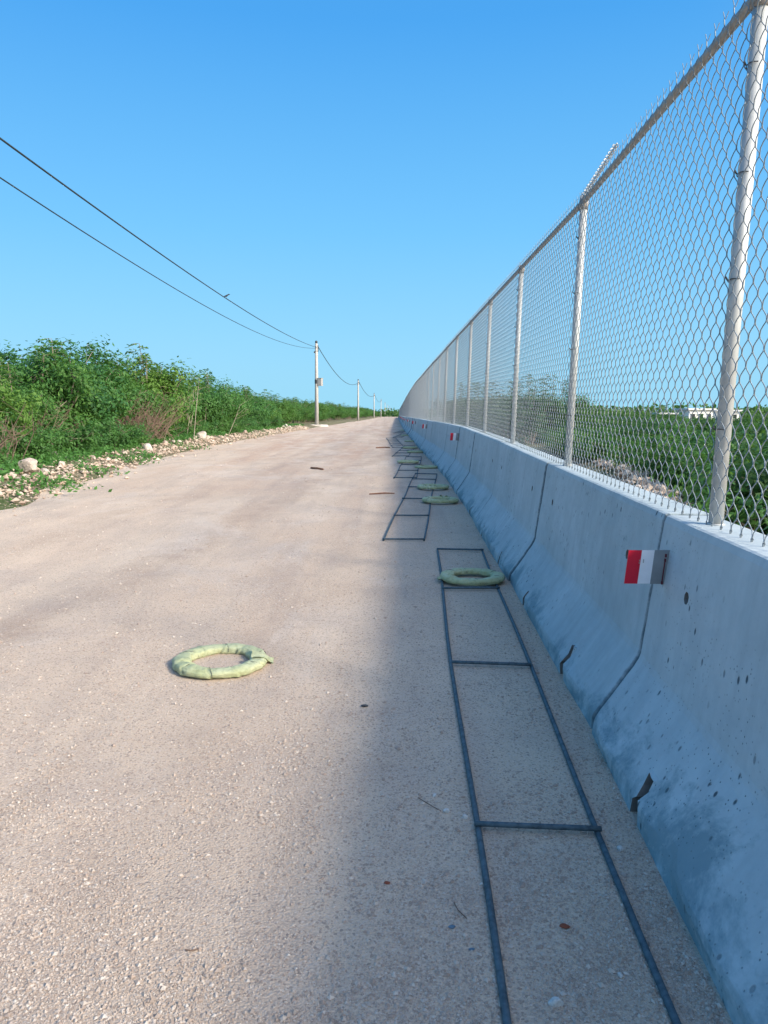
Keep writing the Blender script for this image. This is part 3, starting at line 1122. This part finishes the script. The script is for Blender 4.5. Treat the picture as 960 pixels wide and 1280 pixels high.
def stick(pts, r, label, mat="stick"):
    m = MB()
    c = lie(*pts[0][:2])
    m.tube([lie(p[0], p[1], p[2]) - c for p in pts], r, 6)
    o = obj("stick", m.mesh("stick", mat), loc=c)
    thing(o, label, "stick", "sticks lying on the track")
stick([(-1.66, 17.4, .02), (-1.50, 17.2, .03), (-1.36, 17.1, .015)], .022, "reddish brown stick lying in the sun in mid track")
stick([(-.24, 12.33, .012), (0.0, 12.40, .02), (.17, 12.42, .015)], [.010, .013, .008], "thin dark branch at the edge of the shade near the second ladder")
stick([(-.3, 28.0, .02), (.02, 28.2, .03), (.2, 28.1, .02)], .02, "far thin dark branch left of the slanting ladder")
stick([(.215, 2.125, .004), (.222, 2.08, .012), (.245, 2.05, .006)], .0016, "small curled dark twig close to the left ladder rail", "twig")
stick([(.135, 2.76, .004), (.175, 2.70, .008), (.215, 2.66, .004)], .0017, "small thin twig left of the closest ladder rung", "twig")
stick([(-.535, 1.925, .003), (-.52, 1.92, .004), (-.495, 1.928, .003)], .002, "short dark splinter on the sunny gravel near the bottom", "twig")

# ------------------------------------------------------------------ concrete poles, box, cables, bird
def pole_x(y):
    return -4.64 * H + (y - 53 * H) * 0.0195
POLE_H = 8.0
def pole_mesh():
    m = MB()
    m.tube([(0, 0, -0.2), (0, 0, 4.0), (0, 0, POLE_H)], [.20, .165, .13], 10)
    return m.mesh("shaft", "pole", True)
def pole_cap():
    m = MB()
    m.tube([(0, 0, POLE_H), (0, 0, POLE_H + .06), (0, 0, POLE_H + .22), (0, 0, POLE_H + .27)], [.07, .12, .12, .05], 10)
    return m.mesh("insulator", "dark", True)
def pole_bracket():
    m = MB()
    m.box((.16, 0, POLE_H - .50), (.09, .10, .62))
    m.box((-.17, 0, POLE_H - .85), (.14, .12, .16))
    return m.mesh("bracket", "dark")
def pole_band():
    m = MB()
    for z in (POLE_H - .3, POLE_H - .75):
        m.tube([(0, 0, z - .04), (0, 0, z + .04)], .150, 12)
    return m.mesh("band", "box")
def pad_mesh():
    m = MB()
    v, f = [], []
    N = 22
    for z, sc_ in ((-.15, 1.05), (.05, 1.0), (.09, .93)):
        for i in range(N):
            a = 2 * PI * i / N
            r = (1 + .18 * mn.noise(Vector((math.cos(a) * 1.4, math.sin(a) * 1.4, .5)))) * sc_
            v.append((1.25 * r * math.cos(a), .9 * r * math.sin(a), z))
    for l in range(2):
        for i in range(N):
            j = (i + 1) % N
            f.append((l * N + i, l * N + j, (l + 1) * N + j, (l + 1) * N + i))
    f.append(tuple(2 * N + i for i in range(N)))
    m.add(v, f)
    return m.mesh("concrete_pad", "pad")
PS, PC, PBK, PBD, PPAD = pole_mesh(), pole_cap(), pole_bracket(), pole_band(), pad_mesh()
pole_y = [53 * H, 106 * H, 172 * H, 236 * H, 300 * H, 365 * H, 440 * H, 540 * H]
pole_lab = ["nearest concrete utility pole, carrying a grey box, at the left edge of the track",
            "second concrete utility pole, slimmer and without a box, beyond the nearest",
            "third utility pole in the line, standing just past the second against dark growth",
            "fourth utility pole in the line, thin against the sky"]
poles = []
for i, y in enumerate(pole_y):
    x = pole_x(y)
    p = empty("utility_pole", (x, y, gz(x, y) - (.15 if i else 0.0)))
    obj("shaft", PS, p)
    obj("insulator", PC, p)
    obj("bracket", PBK, p)
    obj("band", PBD, p)
    obj("concrete_pad", PPAD, p)
    if i == 0:
        m = MB()
        m.box((.36, -.05, 4.25), (.40, .42, .72), Matrix.Rotation(-.35, 3, 'Z'))
        b = obj("meter_box", m.mesh("meter_box", "box"), p)
        m = MB()
        m.box((.36, -.05, 4.625), (.46, .48, .05), Matrix.Rotation(-.35, 3, 'Z'))
        obj("lid", m.mesh("lid", "box"), b)
        m = MB()
        m.box((.12, 0, 3.95), (.30, .10, .10))
        m.tube([(0, 0, 4.1), (0, 0, 4.5)], .185, 12)
        obj("clamp", m.mesh("clamp", "dark"), b)
    thing(p, pole_lab[i] if i < 4 else "very distant utility pole, a thin line near the vanishing point", "utility pole", "utility poles along the left edge")
    poles.append(p)
def cable(name, f, y0, y1, r, label):
    m = MB()
    pts = [f(y0 + (y1 - y0) * i / 60) for i in range(61)]
    m.tube(pts, r, 6)
    o = obj(name, m.mesh(name, "cable", True))
    thing(o, label, "cable", "overhead cables")
YM, YS = 22 * H, 31 * H
zt = poles[0].location.z + POLE_H
def c1(y):
    return Vector((-4.64 * H - .0164 * (53 * H - y), y, zt - .38 - .83 * H * (1 - ((y - YM) / YS) ** 2)))
def c2(y):
    return Vector((-4.64 * H - .0164 * (53 * H - y), y, zt - .46 - 1.38 * H * (1 - ((y - YM) / YS) ** 2)))
cable("power_cable", c1, -9 * H, 53 * H, .021, "upper thick black overhead cable running from the top left to the nearest pole")
cable("power_cable", c2, -9 * H, 53 * H, .015, "lower thin black overhead cable sagging to the nearest pole")
for i in range(3):
    a, b = poles[i], poles[i + 1]
    def cc(y, a=a, b=b):
        t = (y - a.location.y) / (b.location.y - a.location.y)
        p = a.location.lerp(b.location, t)
        return Vector((p.x + .16, y, p.z + POLE_H - .30 - 7.0 * t * (1 - t) * (1 if i == 0 else .85)))
    cable("power_cable", cc, a.location.y, b.location.y, .034 if i == 0 else .045,
          ["sagging cable from the nearest pole to the second pole", "sagging cable from the second pole to the third pole",
           "faint far cable from the third pole to the fourth pole"][i])
# hidden half of the first span hangs from a pole behind the viewer
px = c1(-9 * H)
p = empty("utility_pole", (px.x, px.y, gz(px.x, px.y)))
for me in (PS, PC, PBK, PBD, PPAD):
    obj(me.name.split('.')[0], me, p)
thing(p, "utility pole behind the viewer that holds the near ends of the cables", "utility pole", "utility poles along the left edge")

def bird():
    q = c1(25.3 * H)
    r = empty("bird", q + Vector((0, 0, .02)), 0.3)
    rings = [(-.19, .052, .002, .004), (-.12, .065, .014, .008), (-.06, .085, .030, .028), (0, .10, .042, .045), (.05, .125, .040, .045),
             (.085, .155, .028, .030), (.115, .172, .032, .032), (.145, .172, .022, .022), (.160, .168, .008, .008)]
    N = 10
    v, f = [], []
    for x, z, a, b in rings:
        for k in range(N):
            t = 2 * PI * k / N
            v.append((x, a * math.cos(t) * 1.2, z + b * math.sin(t)))
    for i in range(len(rings) - 1):
        for k in range(N):
            k2 = (k + 1) % N
            f.append((i * N + k, i * N + k2, (i + 1) * N + k2, (i + 1) * N + k))
    f += [tuple(range(N))[::-1], tuple((len(rings) - 1) * N + k for k in range(N))]
    obj("body", mesh("body", v, f, "bird", True), r)
    m = MB()
    m.tube([(.155, 0, .168), (.195, 0, .162)], [.008, .001], 6)
    obj("beak", m.mesh("beak", "dark"), r)
    for s in (-1, 1):
        m = MB()
        m.tube([(.01, .018 * s, .06), (.0, .018 * s, .0)], .004, 5)
        obj("leg", m.mesh("leg", "dark"), r)
    thing(r, "small dark bird perched on the upper overhead cable", "bird")
bird()

# ------------------------------------------------------------------ vegetation
def leaf_cloud(C, N, L, W, fold=0.25, droop=0.25):
    """rhombic leaves at centres C, facing roughly N; returns verts, quads"""
    n = len(C)
    N = N / (np.linalg.norm(N, axis=1)[:, None] + 1e-9)
    t = rng.normal(size=(n, 3))
    t[:, 2] -= droop
    t -= N * (t * N).sum(1)[:, None]
    t /= np.linalg.norm(t, axis=1)[:, None] + 1e-9
    b = np.cross(N, t)
    L = L[:, None]
    W = W[:, None]
    V = np.stack([C - t * L * .5, C + b * W * .5 - N * W * fold + t * L * .05, C + t * L * .5 - N * L * .12, C - b * W * .5 - N * W * fold + t * L * .05], 1)
    F = (np.arange(n) * 4)[:, None] + np.array([[0, 1, 2, 3]])
    return V.reshape(-1, 3), F
def shrub_parts(seed, hgt, spread, nleaf, nstem=9, sprouts=0, L=(.09, .17), mat="leaf"):
    r = np.random.default_rng(seed)
    m = MB()
    cen, wts = [], []
    for i in range(nstem):
        a = 2 * PI * (i + r.uniform(-.3, .3)) / nstem
        rad = spread * r.uniform(.25, 1.0)
        top = hgt * r.uniform(.62, 1.0) * (1 - .28 * (rad / spread) ** 2)
        b = Vector((math.cos(a) * .12, math.sin(a) * .12, -.1))
        e = Vector((math.cos(a) * rad, math.sin(a) * rad, top * .88))
        k = b.lerp(e, .45) + Vector((r.normal(0, .10), r.normal(0, .10), .12 * hgt))
        pts = [b, b.lerp(k, .5), k, k.lerp(e, .55), e]
        m.tube(pts, [.030, .024, .019, .013, .006], 5)
        for q in range(9):
            t = .26 + .74 * r.random() ** .7
            base = (b.lerp(k, t / .5) if t < .5 else k.lerp(e, (t - .5) / .5))
            off = Vector((r.normal(0, .24), r.normal(0, .24), r.normal(.04, .16))) * (spread / 1.3)
            c = base + off
            if c.z < .12:
                c.z = .12 + r.random() * .15
            cen.append(c)
            wts.append(r.uniform(.35, 1.3))
            m.tube([base, base.lerp(c, .6) + Vector((0, 0, .03)), c], [.007, .005, .003], 4)
    cen = np.array([tuple(c) for c in cen])
    wts = np.array(wts)
    pick = r.choice(len(cen), nleaf, p=wts / wts.sum())
    sig = r.uniform(.10, .21, len(cen))[pick][:, None] * (spread / 1.3)
    d = r.normal(size=(nleaf, 3))
    C = cen[pick] + d * sig * np.array([1, 1, .75])
    C[:, 2] = np.maximum(C[:, 2], .04)
    mid = np.array([0, 0, hgt * .40])
    N = d * .8 + (C - mid) * .5 + np.array([0, 0, .9]) + r.normal(size=(nleaf, 3)) * .55
    Ls = r.uniform(L[0], L[1], nleaf)
    V, F = leaf_cloud(C, N, Ls, Ls * r.uniform(.36, .55, nleaf))
    tint = np.clip(r.random(len(cen))[pick] * .75 + r.normal(.12, .16, nleaf), 0, 1)
    T = np.repeat(tint, 4)
    Vs, Fs, Ts = [V], [F], [T]
    nb = len(V)
    for i in range(sprouts):                                   # shoots topped by loose plumes of drooping compound leaves
        a = r.uniform(0, 2 * PI)
        rad = spread * .6 * r.random()
        b = Vector((math.cos(a) * rad, math.sin(a) * rad, hgt * .6))
        e = b + Vector((r.normal(0, .16), r.normal(0, .16), hgt * r.uniform(.36, .56)))
        m.tube([b, b.lerp(e, .5), e], [.014, .010, .005], 5)
        for q in range(13):
            t = .35 + .65 * q / 12
            s = b.lerp(e, t)
            aa = q * 2.4 + r.uniform(-.5, .5)
            Lr = r.uniform(.22, .40)
            dr = Vector((math.cos(aa), math.sin(aa), r.uniform(-.1, .9))).normalized()
            pts = [s + dr * Lr * u + Vector((0, 0, -.55 * Lr * u * u)) for u in np.linspace(0.15, 1, 6)]
            m.tube([s, pts[2], pts[-1]], [.004, .003, .0015], 4)
            side = dr.cross(Vector((0, 0, 1))).normalized()
            for pt in pts:
                for sg in (-1, 1):
                    ll = r.uniform(.08, .14)
                    t_ = (side * sg + dr * .5 + Vector((r.normal(0, .3), r.normal(0, .3), r.normal(-.35, .35)))).normalized()
                    w_ = (dr + Vector((0, 0, r.normal(0, .5)))).normalized() * r.uniform(.020, .032)
                    o_ = [pt, pt + t_ * ll * .5 + w_, pt + t_ * ll, pt + t_ * ll * .5 - w_]
                    Vs.append(np.array([tuple(x) for x in o_]))
                    Fs.append(np.array([[nb, nb + 1, nb + 2, nb + 3]]))
                    Ts.append(np.full(4, r.uniform(.35, .85)))
                    nb += 4
    crown = mesh_np("crown", np.concatenate(Vs), np.concatenate(Fs), mat, np.concatenate(Ts))
    return crown, m.mesh("stems", "bark")
PROTO = {
    "tall": [shrub_parts(100 + i, 2.5, 1.45, 12500, 11, 5, (.06, .125)) for i in range(3)],
    "mid": [shrub_parts(110 + i, 2.0, 1.4, 12500, 10, 2, (.06, .125)) for i in range(4)],
    "pale": [shrub_parts(150 + i, 2.1, 1.3, 10500, 10, 3, (.07, .14), "leaf3") for i in range(3)],
    "low": [shrub_parts(120 + i, 1.1, 1.25, 5200, 9, 0, (.07, .14)) for i in range(3)],
    "field": [shrub_parts(130 + i, 1.15, 1.35, 5200, 9, 0, (.08, .15), "leaf2") for i in range(4)],
    "tree": [shrub_parts(140 + i, 3.1, 1.8, 8000, 11, 3, (.11, .20), "leaf2") for i in range(2)],
}
def shrub(kind, x, y, s, label, group, name="shrub", cat="shrub", sz=1.0, rz=None):
    k = random.randrange(len(PROTO[kind]))
    o = empty(name, lie(x, y, -.03), random.uniform(0, 6.28) if rz is None else rz)
    o.scale = (s, s, s * sz)
    obj("crown", PROTO[kind][k][0], o)
    obj("stems", PROTO[kind][k][1], o)
    thing(o, label, cat, group)
LG = "shrubs growing along the left of the track"
r2 = random.Random(5)
n_front = 0
ORD = "first second third fourth fifth sixth seventh eighth ninth tenth eleventh twelfth".split()
# front row: a low skirt then the full-height row behind it
y = 7.0
while y < 62:
    e = edge_x(y)
    hz = interp([(7, .62), (14, .80), (17, .95), (20, 1.12), (25, 1.42), (33, 1.36), (42, 1.32), (50, 1.18), (62, 1.08)], y)
    x = e - 2.6 - r2.uniform(0, .8)
    if 480 + 960 * x / y > -10 and n_front < 12:
        lab = ORD[n_front] + " leafy shrub from the left frame edge in the thicket's front row"
        n_front += 1
    else:
        lab = "leafy green shrub in the long even thicket between the brown brush and the nearest pole" if y > 20 else "leafy shrub beyond the left frame edge"
    shrub(r2.choice(["mid", "mid", "pale"]), x, y, hz * r2.uniform(.80, 1.16), lab, LG)
    y += r2.uniform(1.15, 1.7) * (1 + y / 90)
y = 7.5
while y < 60:
    e = edge_x(y)
    hz = interp([(7, .55), (14, .72), (17, .82), (20, 1.0), (25, 1.3), (33, 1.25), (42, 1.2), (50, 1.05), (60, .98)], y)
    shrub(r2.choice(["tall", "tall", "mid", "pale"]), e - 4.6 - r2.uniform(0, 1.4), y, hz * r2.uniform(.78, 1.16),
          "green bush with feathery shoots rising at the back of the left thicket", LG)
    y += r2.uniform(1.3, 1.9) * (1 + y / 80)
y = 8.0
while y < 60:
    e = edge_x(y)
    shrub("low", e - 1.5 - r2.uniform(0, .5), y, r2.uniform(.42, .75), "low bright green bush at the front of the left thicket", LG)
    y += r2.uniform(1.1, 2.2) * (1 + y / 60)
y = 62.0
while y < 420:
    e = edge_x(y)
    sc_ = 1.02 + y / 900
    shrub("mid", e - 3.2 - r2.uniform(0, 1.5), y, sc_ * r2.uniform(.9, 1.2), "distant green bush beyond the nearest utility pole", LG)
    if r2.random() < .75:
        shrub("tall", e - 6.5 - r2.uniform(0, 2), y + 1, sc_ * r2.uniform(.9, 1.15), "distant green bush beyond the nearest utility pole", LG)
    y += 2.4 * (1 + (y - 62) / 70)
for (x, y, s) in [(-12.5, 19, 1.1), (-13.5, 24, 1.2), (-12.8, 29, 1.15), (-13.8, 34, 1.05), (-12.5, 40, 1.0), (-14, 47, 1.0), (-16, 22, 1.2), (-17, 30, 1.2), (-17, 38, 1.1)]:
    shrub("tall", x, y, s, "green bush with feathery shoots rising at the back of the left thicket", LG)

# dry brown brush in the thicket
def brush(x, y, s, label, n=70):
    m = MB()
    r = random.Random(int(x * 100))
    for i in range(n):
        a = r.uniform(0, 6.28)
        b = Vector((r.gauss(0, .35), r.gauss(0, .30), r.uniform(0, .25)))
        l = r.uniform(.7, 1.9)
        d = Vector((math.cos(a) * .55, math.sin(a) * .45, r.uniform(.2, 1.0))).normalized()
        e = b + d * l
        k = b.lerp(e, .5) + Vector((r.gauss(0, .1), r.gauss(0, .1), .08))
        m.tube([b, k, e], [.011, .008, .003], 4)
        for q in range(3):
            s0 = k.lerp(e, r.random())
            m.tube([s0, s0 + Vector((r.gauss(0, .2), r.gauss(0, .2), r.uniform(-.1, .3)))], [.005, .002], 4)
    o = obj("dry_brush", m.mesh("dry_brush", "twig"), loc=lie(x, y))
    o.scale = (s, s, s)
    thing(o, label, "brush", "dry brown brush in the left thicket")
brush(-8.0, 24.5, .95, "tangle of dry brown twigs at the foot of the thicket, largest brown patch", 150)
brush(-8.3, 26.6, 1.15, "tall dry brown stems rising right of the brown twig tangle", 90)
brush(-7.3, 14.2, .8, "dry pale stems low at the left frame edge", 50)
def bare(x, y, s, label):
    m = MB()
    r = random.Random(int(y * 100))
    for i in range(9):
        b = Vector((r.gauss(0, .5), r.gauss(0, .8), 0))
        h = r.uniform(1.1, 2.3)
        e = b + Vector((r.gauss(0, .45), r.gauss(0, .45), h))
        k = b.lerp(e, .5) + Vector((r.gauss(0, .07), r.gauss(0, .07), 0))
        m.tube([b, k, e], [.016, .012, .005], 5)
        for q in range(4):
            s0 = k.lerp(e, r.random())
            m.tube([s0, s0 + Vector((r.gauss(0, .25), r.gauss(0, .25), r.uniform(.05, .4)))], [.006, .002], 4)
    o = obj("bare_stems", m.mesh("bare_stems", "palebark"), loc=lie(x, y))
    o.scale = (s, s, s)
    thing(o, label, "stems", "bare pale stems in the left thicket")
bare(-8.6, 29.5, 1.0, "bare pale stems just right of the tall brown brush")
bare(-8.7, 33.0, 1.1, "bare pale upright stems behind the lone grey rock on the verge")
bare(-8.8, 37.5, 1.1, "bare pale stems in the thicket's even right half, farthest of the three")
brush(-8.4, 18.6, .8, "thin dry stems half hidden in the middle of the left thicket", 50)

# creeping herbs and grass on the verge
def herbs():
    n = 26000
    y = 8 + 62 * rng.random(n) ** 1.7
    e = np.array([edge_x(b) for b in y])
    x = e - .84 - np.abs(rng.normal(0.45, .62, n))
    k = np.array([mn.noise(Vector((a * .8, b * .55, 4.0))) for a, b in zip(x, y)]) > -.12 - .9 * np.clip(e - 1.2 - x, 0, 1)
    x, y = x[k], y[k]
    # tufts straying onto the stones
    t = [(-5.35, 12.4, .32), (-5.25, 13.1, .22), (-5.9, 11.3, .35), (-5.5, 15.5, .25), (-5.9, 18.5, .3), (-6.0, 20.3, .25), (-6.4, 26, .4)]
    tx = np.concatenate([rng.normal(a - .35, s, 210) for a, b, s in t])
    ty = np.concatenate([rng.normal(b, s * 1.3, 210) for a, b, s in t])
    x, y = np.concatenate([x, tx]), np.concatenate([y, ty])
    z = np.array([gz(a, b) for a, b in zip(x, y)]) + np.abs(rng.normal(.03, .07, len(x)))
    C = np.stack([x, y, z], 1)
    N = rng.normal(size=(len(x), 3)) * .6 + np.array([.2, -.2, 1.0])
    L = rng.uniform(.05, .13, len(x))
    V, F = leaf_cloud(C, N, L, L * .45)
    o = obj("ground_cover", mesh_np("ground_cover", V, F, "herb", np.repeat(np.clip(rng.normal(.5, .25, len(x)), 0, 1), 4)))
    o["kind"] = "stuff"
    o["label"] = "bright green creeping herbs covering the left verge"
herbs()

# scrub behind the fence
RG = "dark green bushes behind the fence"
def bay_label(u):
    e = [(.44, "right of the closest fence post"), (.25, "between the closest and second fence posts"), (.18, "between the second and third fence posts"),
         (.135, "between the third and fourth fence posts")]
    for a, b in e:
        if u > a:
            return "dark green scrub bush seen through the mesh " + b
    return "dark green scrub bush seen through the dense mesh past the fourth fence post"
cnt = 0
y = 4.0
while y < 95:
    w0 = wall_x(y)
    n = int(4 + y / 9)
    lim = y * .62 + 4
    for i in range(n):
        x = w0 + (interp([(4, 1.9), (8, 2.3), (9.5, 3.4), (14.7, 4.3), (22, 5.3), (28, 6), (40, 4.5)], y)) + (lim) * ((i + r2.random() * .9) / n) ** 1.15
        u = x / y
        s = r2.uniform(.86, 1.08)
        if .10 < u < .25 and y > 22:
            s *= 1.45
        elif .39 < u < .50:
            s *= .92
        elif y > 50:
            s *= 1.2
        shrub("field", x, y + r2.uniform(-.6, .6), s, bay_label(u), RG, "bush", "bush")
        cnt += 1
    y += 1.5 * (1 + y / 22)
y = 8.0
while y < 27:                                                 # low growth crowding the stones behind the fence
    x = wall_x(y) + interp(BANK, y) + .75 + r2.uniform(0, .35)
    shrub("low", x, y, r2.uniform(.62, .9), "low green growth just beyond the bank of pale stones behind the fence", RG, "bush", "bush")
    if y > 18:
        shrub("low", x - 1.1, y + .4, r2.uniform(.5, .7), "low green growth just beyond the bank of pale stones behind the fence", RG, "bush", "bush")
    y += r2.uniform(.9, 1.3)
for (x, y, s) in [(6.2, 33, .82), (7.4, 35, .86), (8.3, 37.5, .80), (5.2, 39, .84), (6.5, 41, .85), (7.6, 44, .9), (5.6, 48, .9), (6.8, 52, .95), (8.8, 46, .8), (5.5, 58, .95)]:
    shrub("tree", x, y, s, "taller dark bush rising above the scrub behind the fence's middle bays", "taller bushes behind the fence", "tall_bush", "bush")

# far woods closing the horizon
def woods():
    n = 30000
    a = rng.uniform(-.75, .75, n)
    d = rng.choice([120, 150, 200, 280, 380, 520], n) * rng.uniform(.93, 1.07, n)
    y = d
    x = a * d
    wx = np.array([wall_x(b) for b in y])
    ex = np.array([edge_x(b) for b in y])
    k = (x > wx + 9) | (x < ex - 9) | (d > 420)
    x, y, d = x[k], y[k], d[k]
    top = np.array([2.0 + .006 * q + 1.2 * mn.noise(Vector((p * .11, q * .03, 0))) + .7 * mn.noise(Vector((p * .43, q * .1, 5))) for p, q in zip(x, y)])
    z = .1 + top * rng.random(len(x)) ** .7
    m_ = 5000                                                 # the belt that closes the end of the track
    xe = rng.uniform(-60, 60, m_)
    ye = rng.uniform(432, 470, m_)
    ze = .1 + np.array([3.0 + 1.1 * mn.noise(Vector((p * .13, 1, 0))) for p in xe]) * rng.random(m_) ** .7
    x, y, z = np.concatenate([x, xe]), np.concatenate([y, ye]), np.concatenate([z, ze])
    d = np.concatenate([d, ye])
    C = np.stack([x, y, z], 1)
    N = rng.normal(size=(len(x), 3)) + np.array([.3, -.5, .7])
    L = rng.uniform(.5, 1.1, len(x)) * (.6 + d / 350)
    V, F = leaf_cloud(C, N, L, L * .6)
    o = obj("woods", mesh_np("woods", V, F, "leaf2", np.repeat(np.clip(rng.normal(.4, .3, len(x)), 0, 1), 4)))
    o["kind"] = "stuff"
    o["label"] = "far dark green woods along the horizon on both sides"
woods()

# ------------------------------------------------------------------ low white buildings beyond the scrub
def building(x, y, w_, d_, h_, rz, nwin, label, base=0.0):
    r = empty("white_building", (x, y, gz(x, y) + base), rz)
    m = MB()
    m.box((0, 0, h_ / 2), (w_, d_, h_))
    wall = obj("wall", m.mesh("wall", "wallwhite"), r)
    m = MB()
    m.box((0, 0, h_ + .09), (w_ + .5, d_ + .5, .18))
    obj("roof", m.mesh("roof", "roof"), r)
    for i in range(nwin):
        xx = -w_ / 2 + w_ * (i + .5) / nwin
        m = MB()
        m.box((xx, -d_ / 2 - .012, h_ * .55), (w_ / nwin * .52, .05, h_ * .36))
        wd = obj("window", m.mesh("window", "glass"), r)
        m = MB()
        m.box((xx, -d_ / 2 - .05, h_ * .55 - h_ * .2), (w_ / nwin * .6, .12, .07))
        obj("sill", m.mesh("sill", "wallwhite"), wd)
    thing(r, label, "building", "white buildings beyond the scrub")
building(35.2, 88, 2.8, 3, 1.6, .1, 3, "low white building with dark windows, left of the closest fence post", .35)
building(39.4, 90, 2.4, 3, 1.3, -.05, 2, "low white shed just right of the closest fence post", .5)
building(30.4, 84, 1.6, 2, 1.1, .0, 1, "tiny white hut far left of the closest fence post", .35)
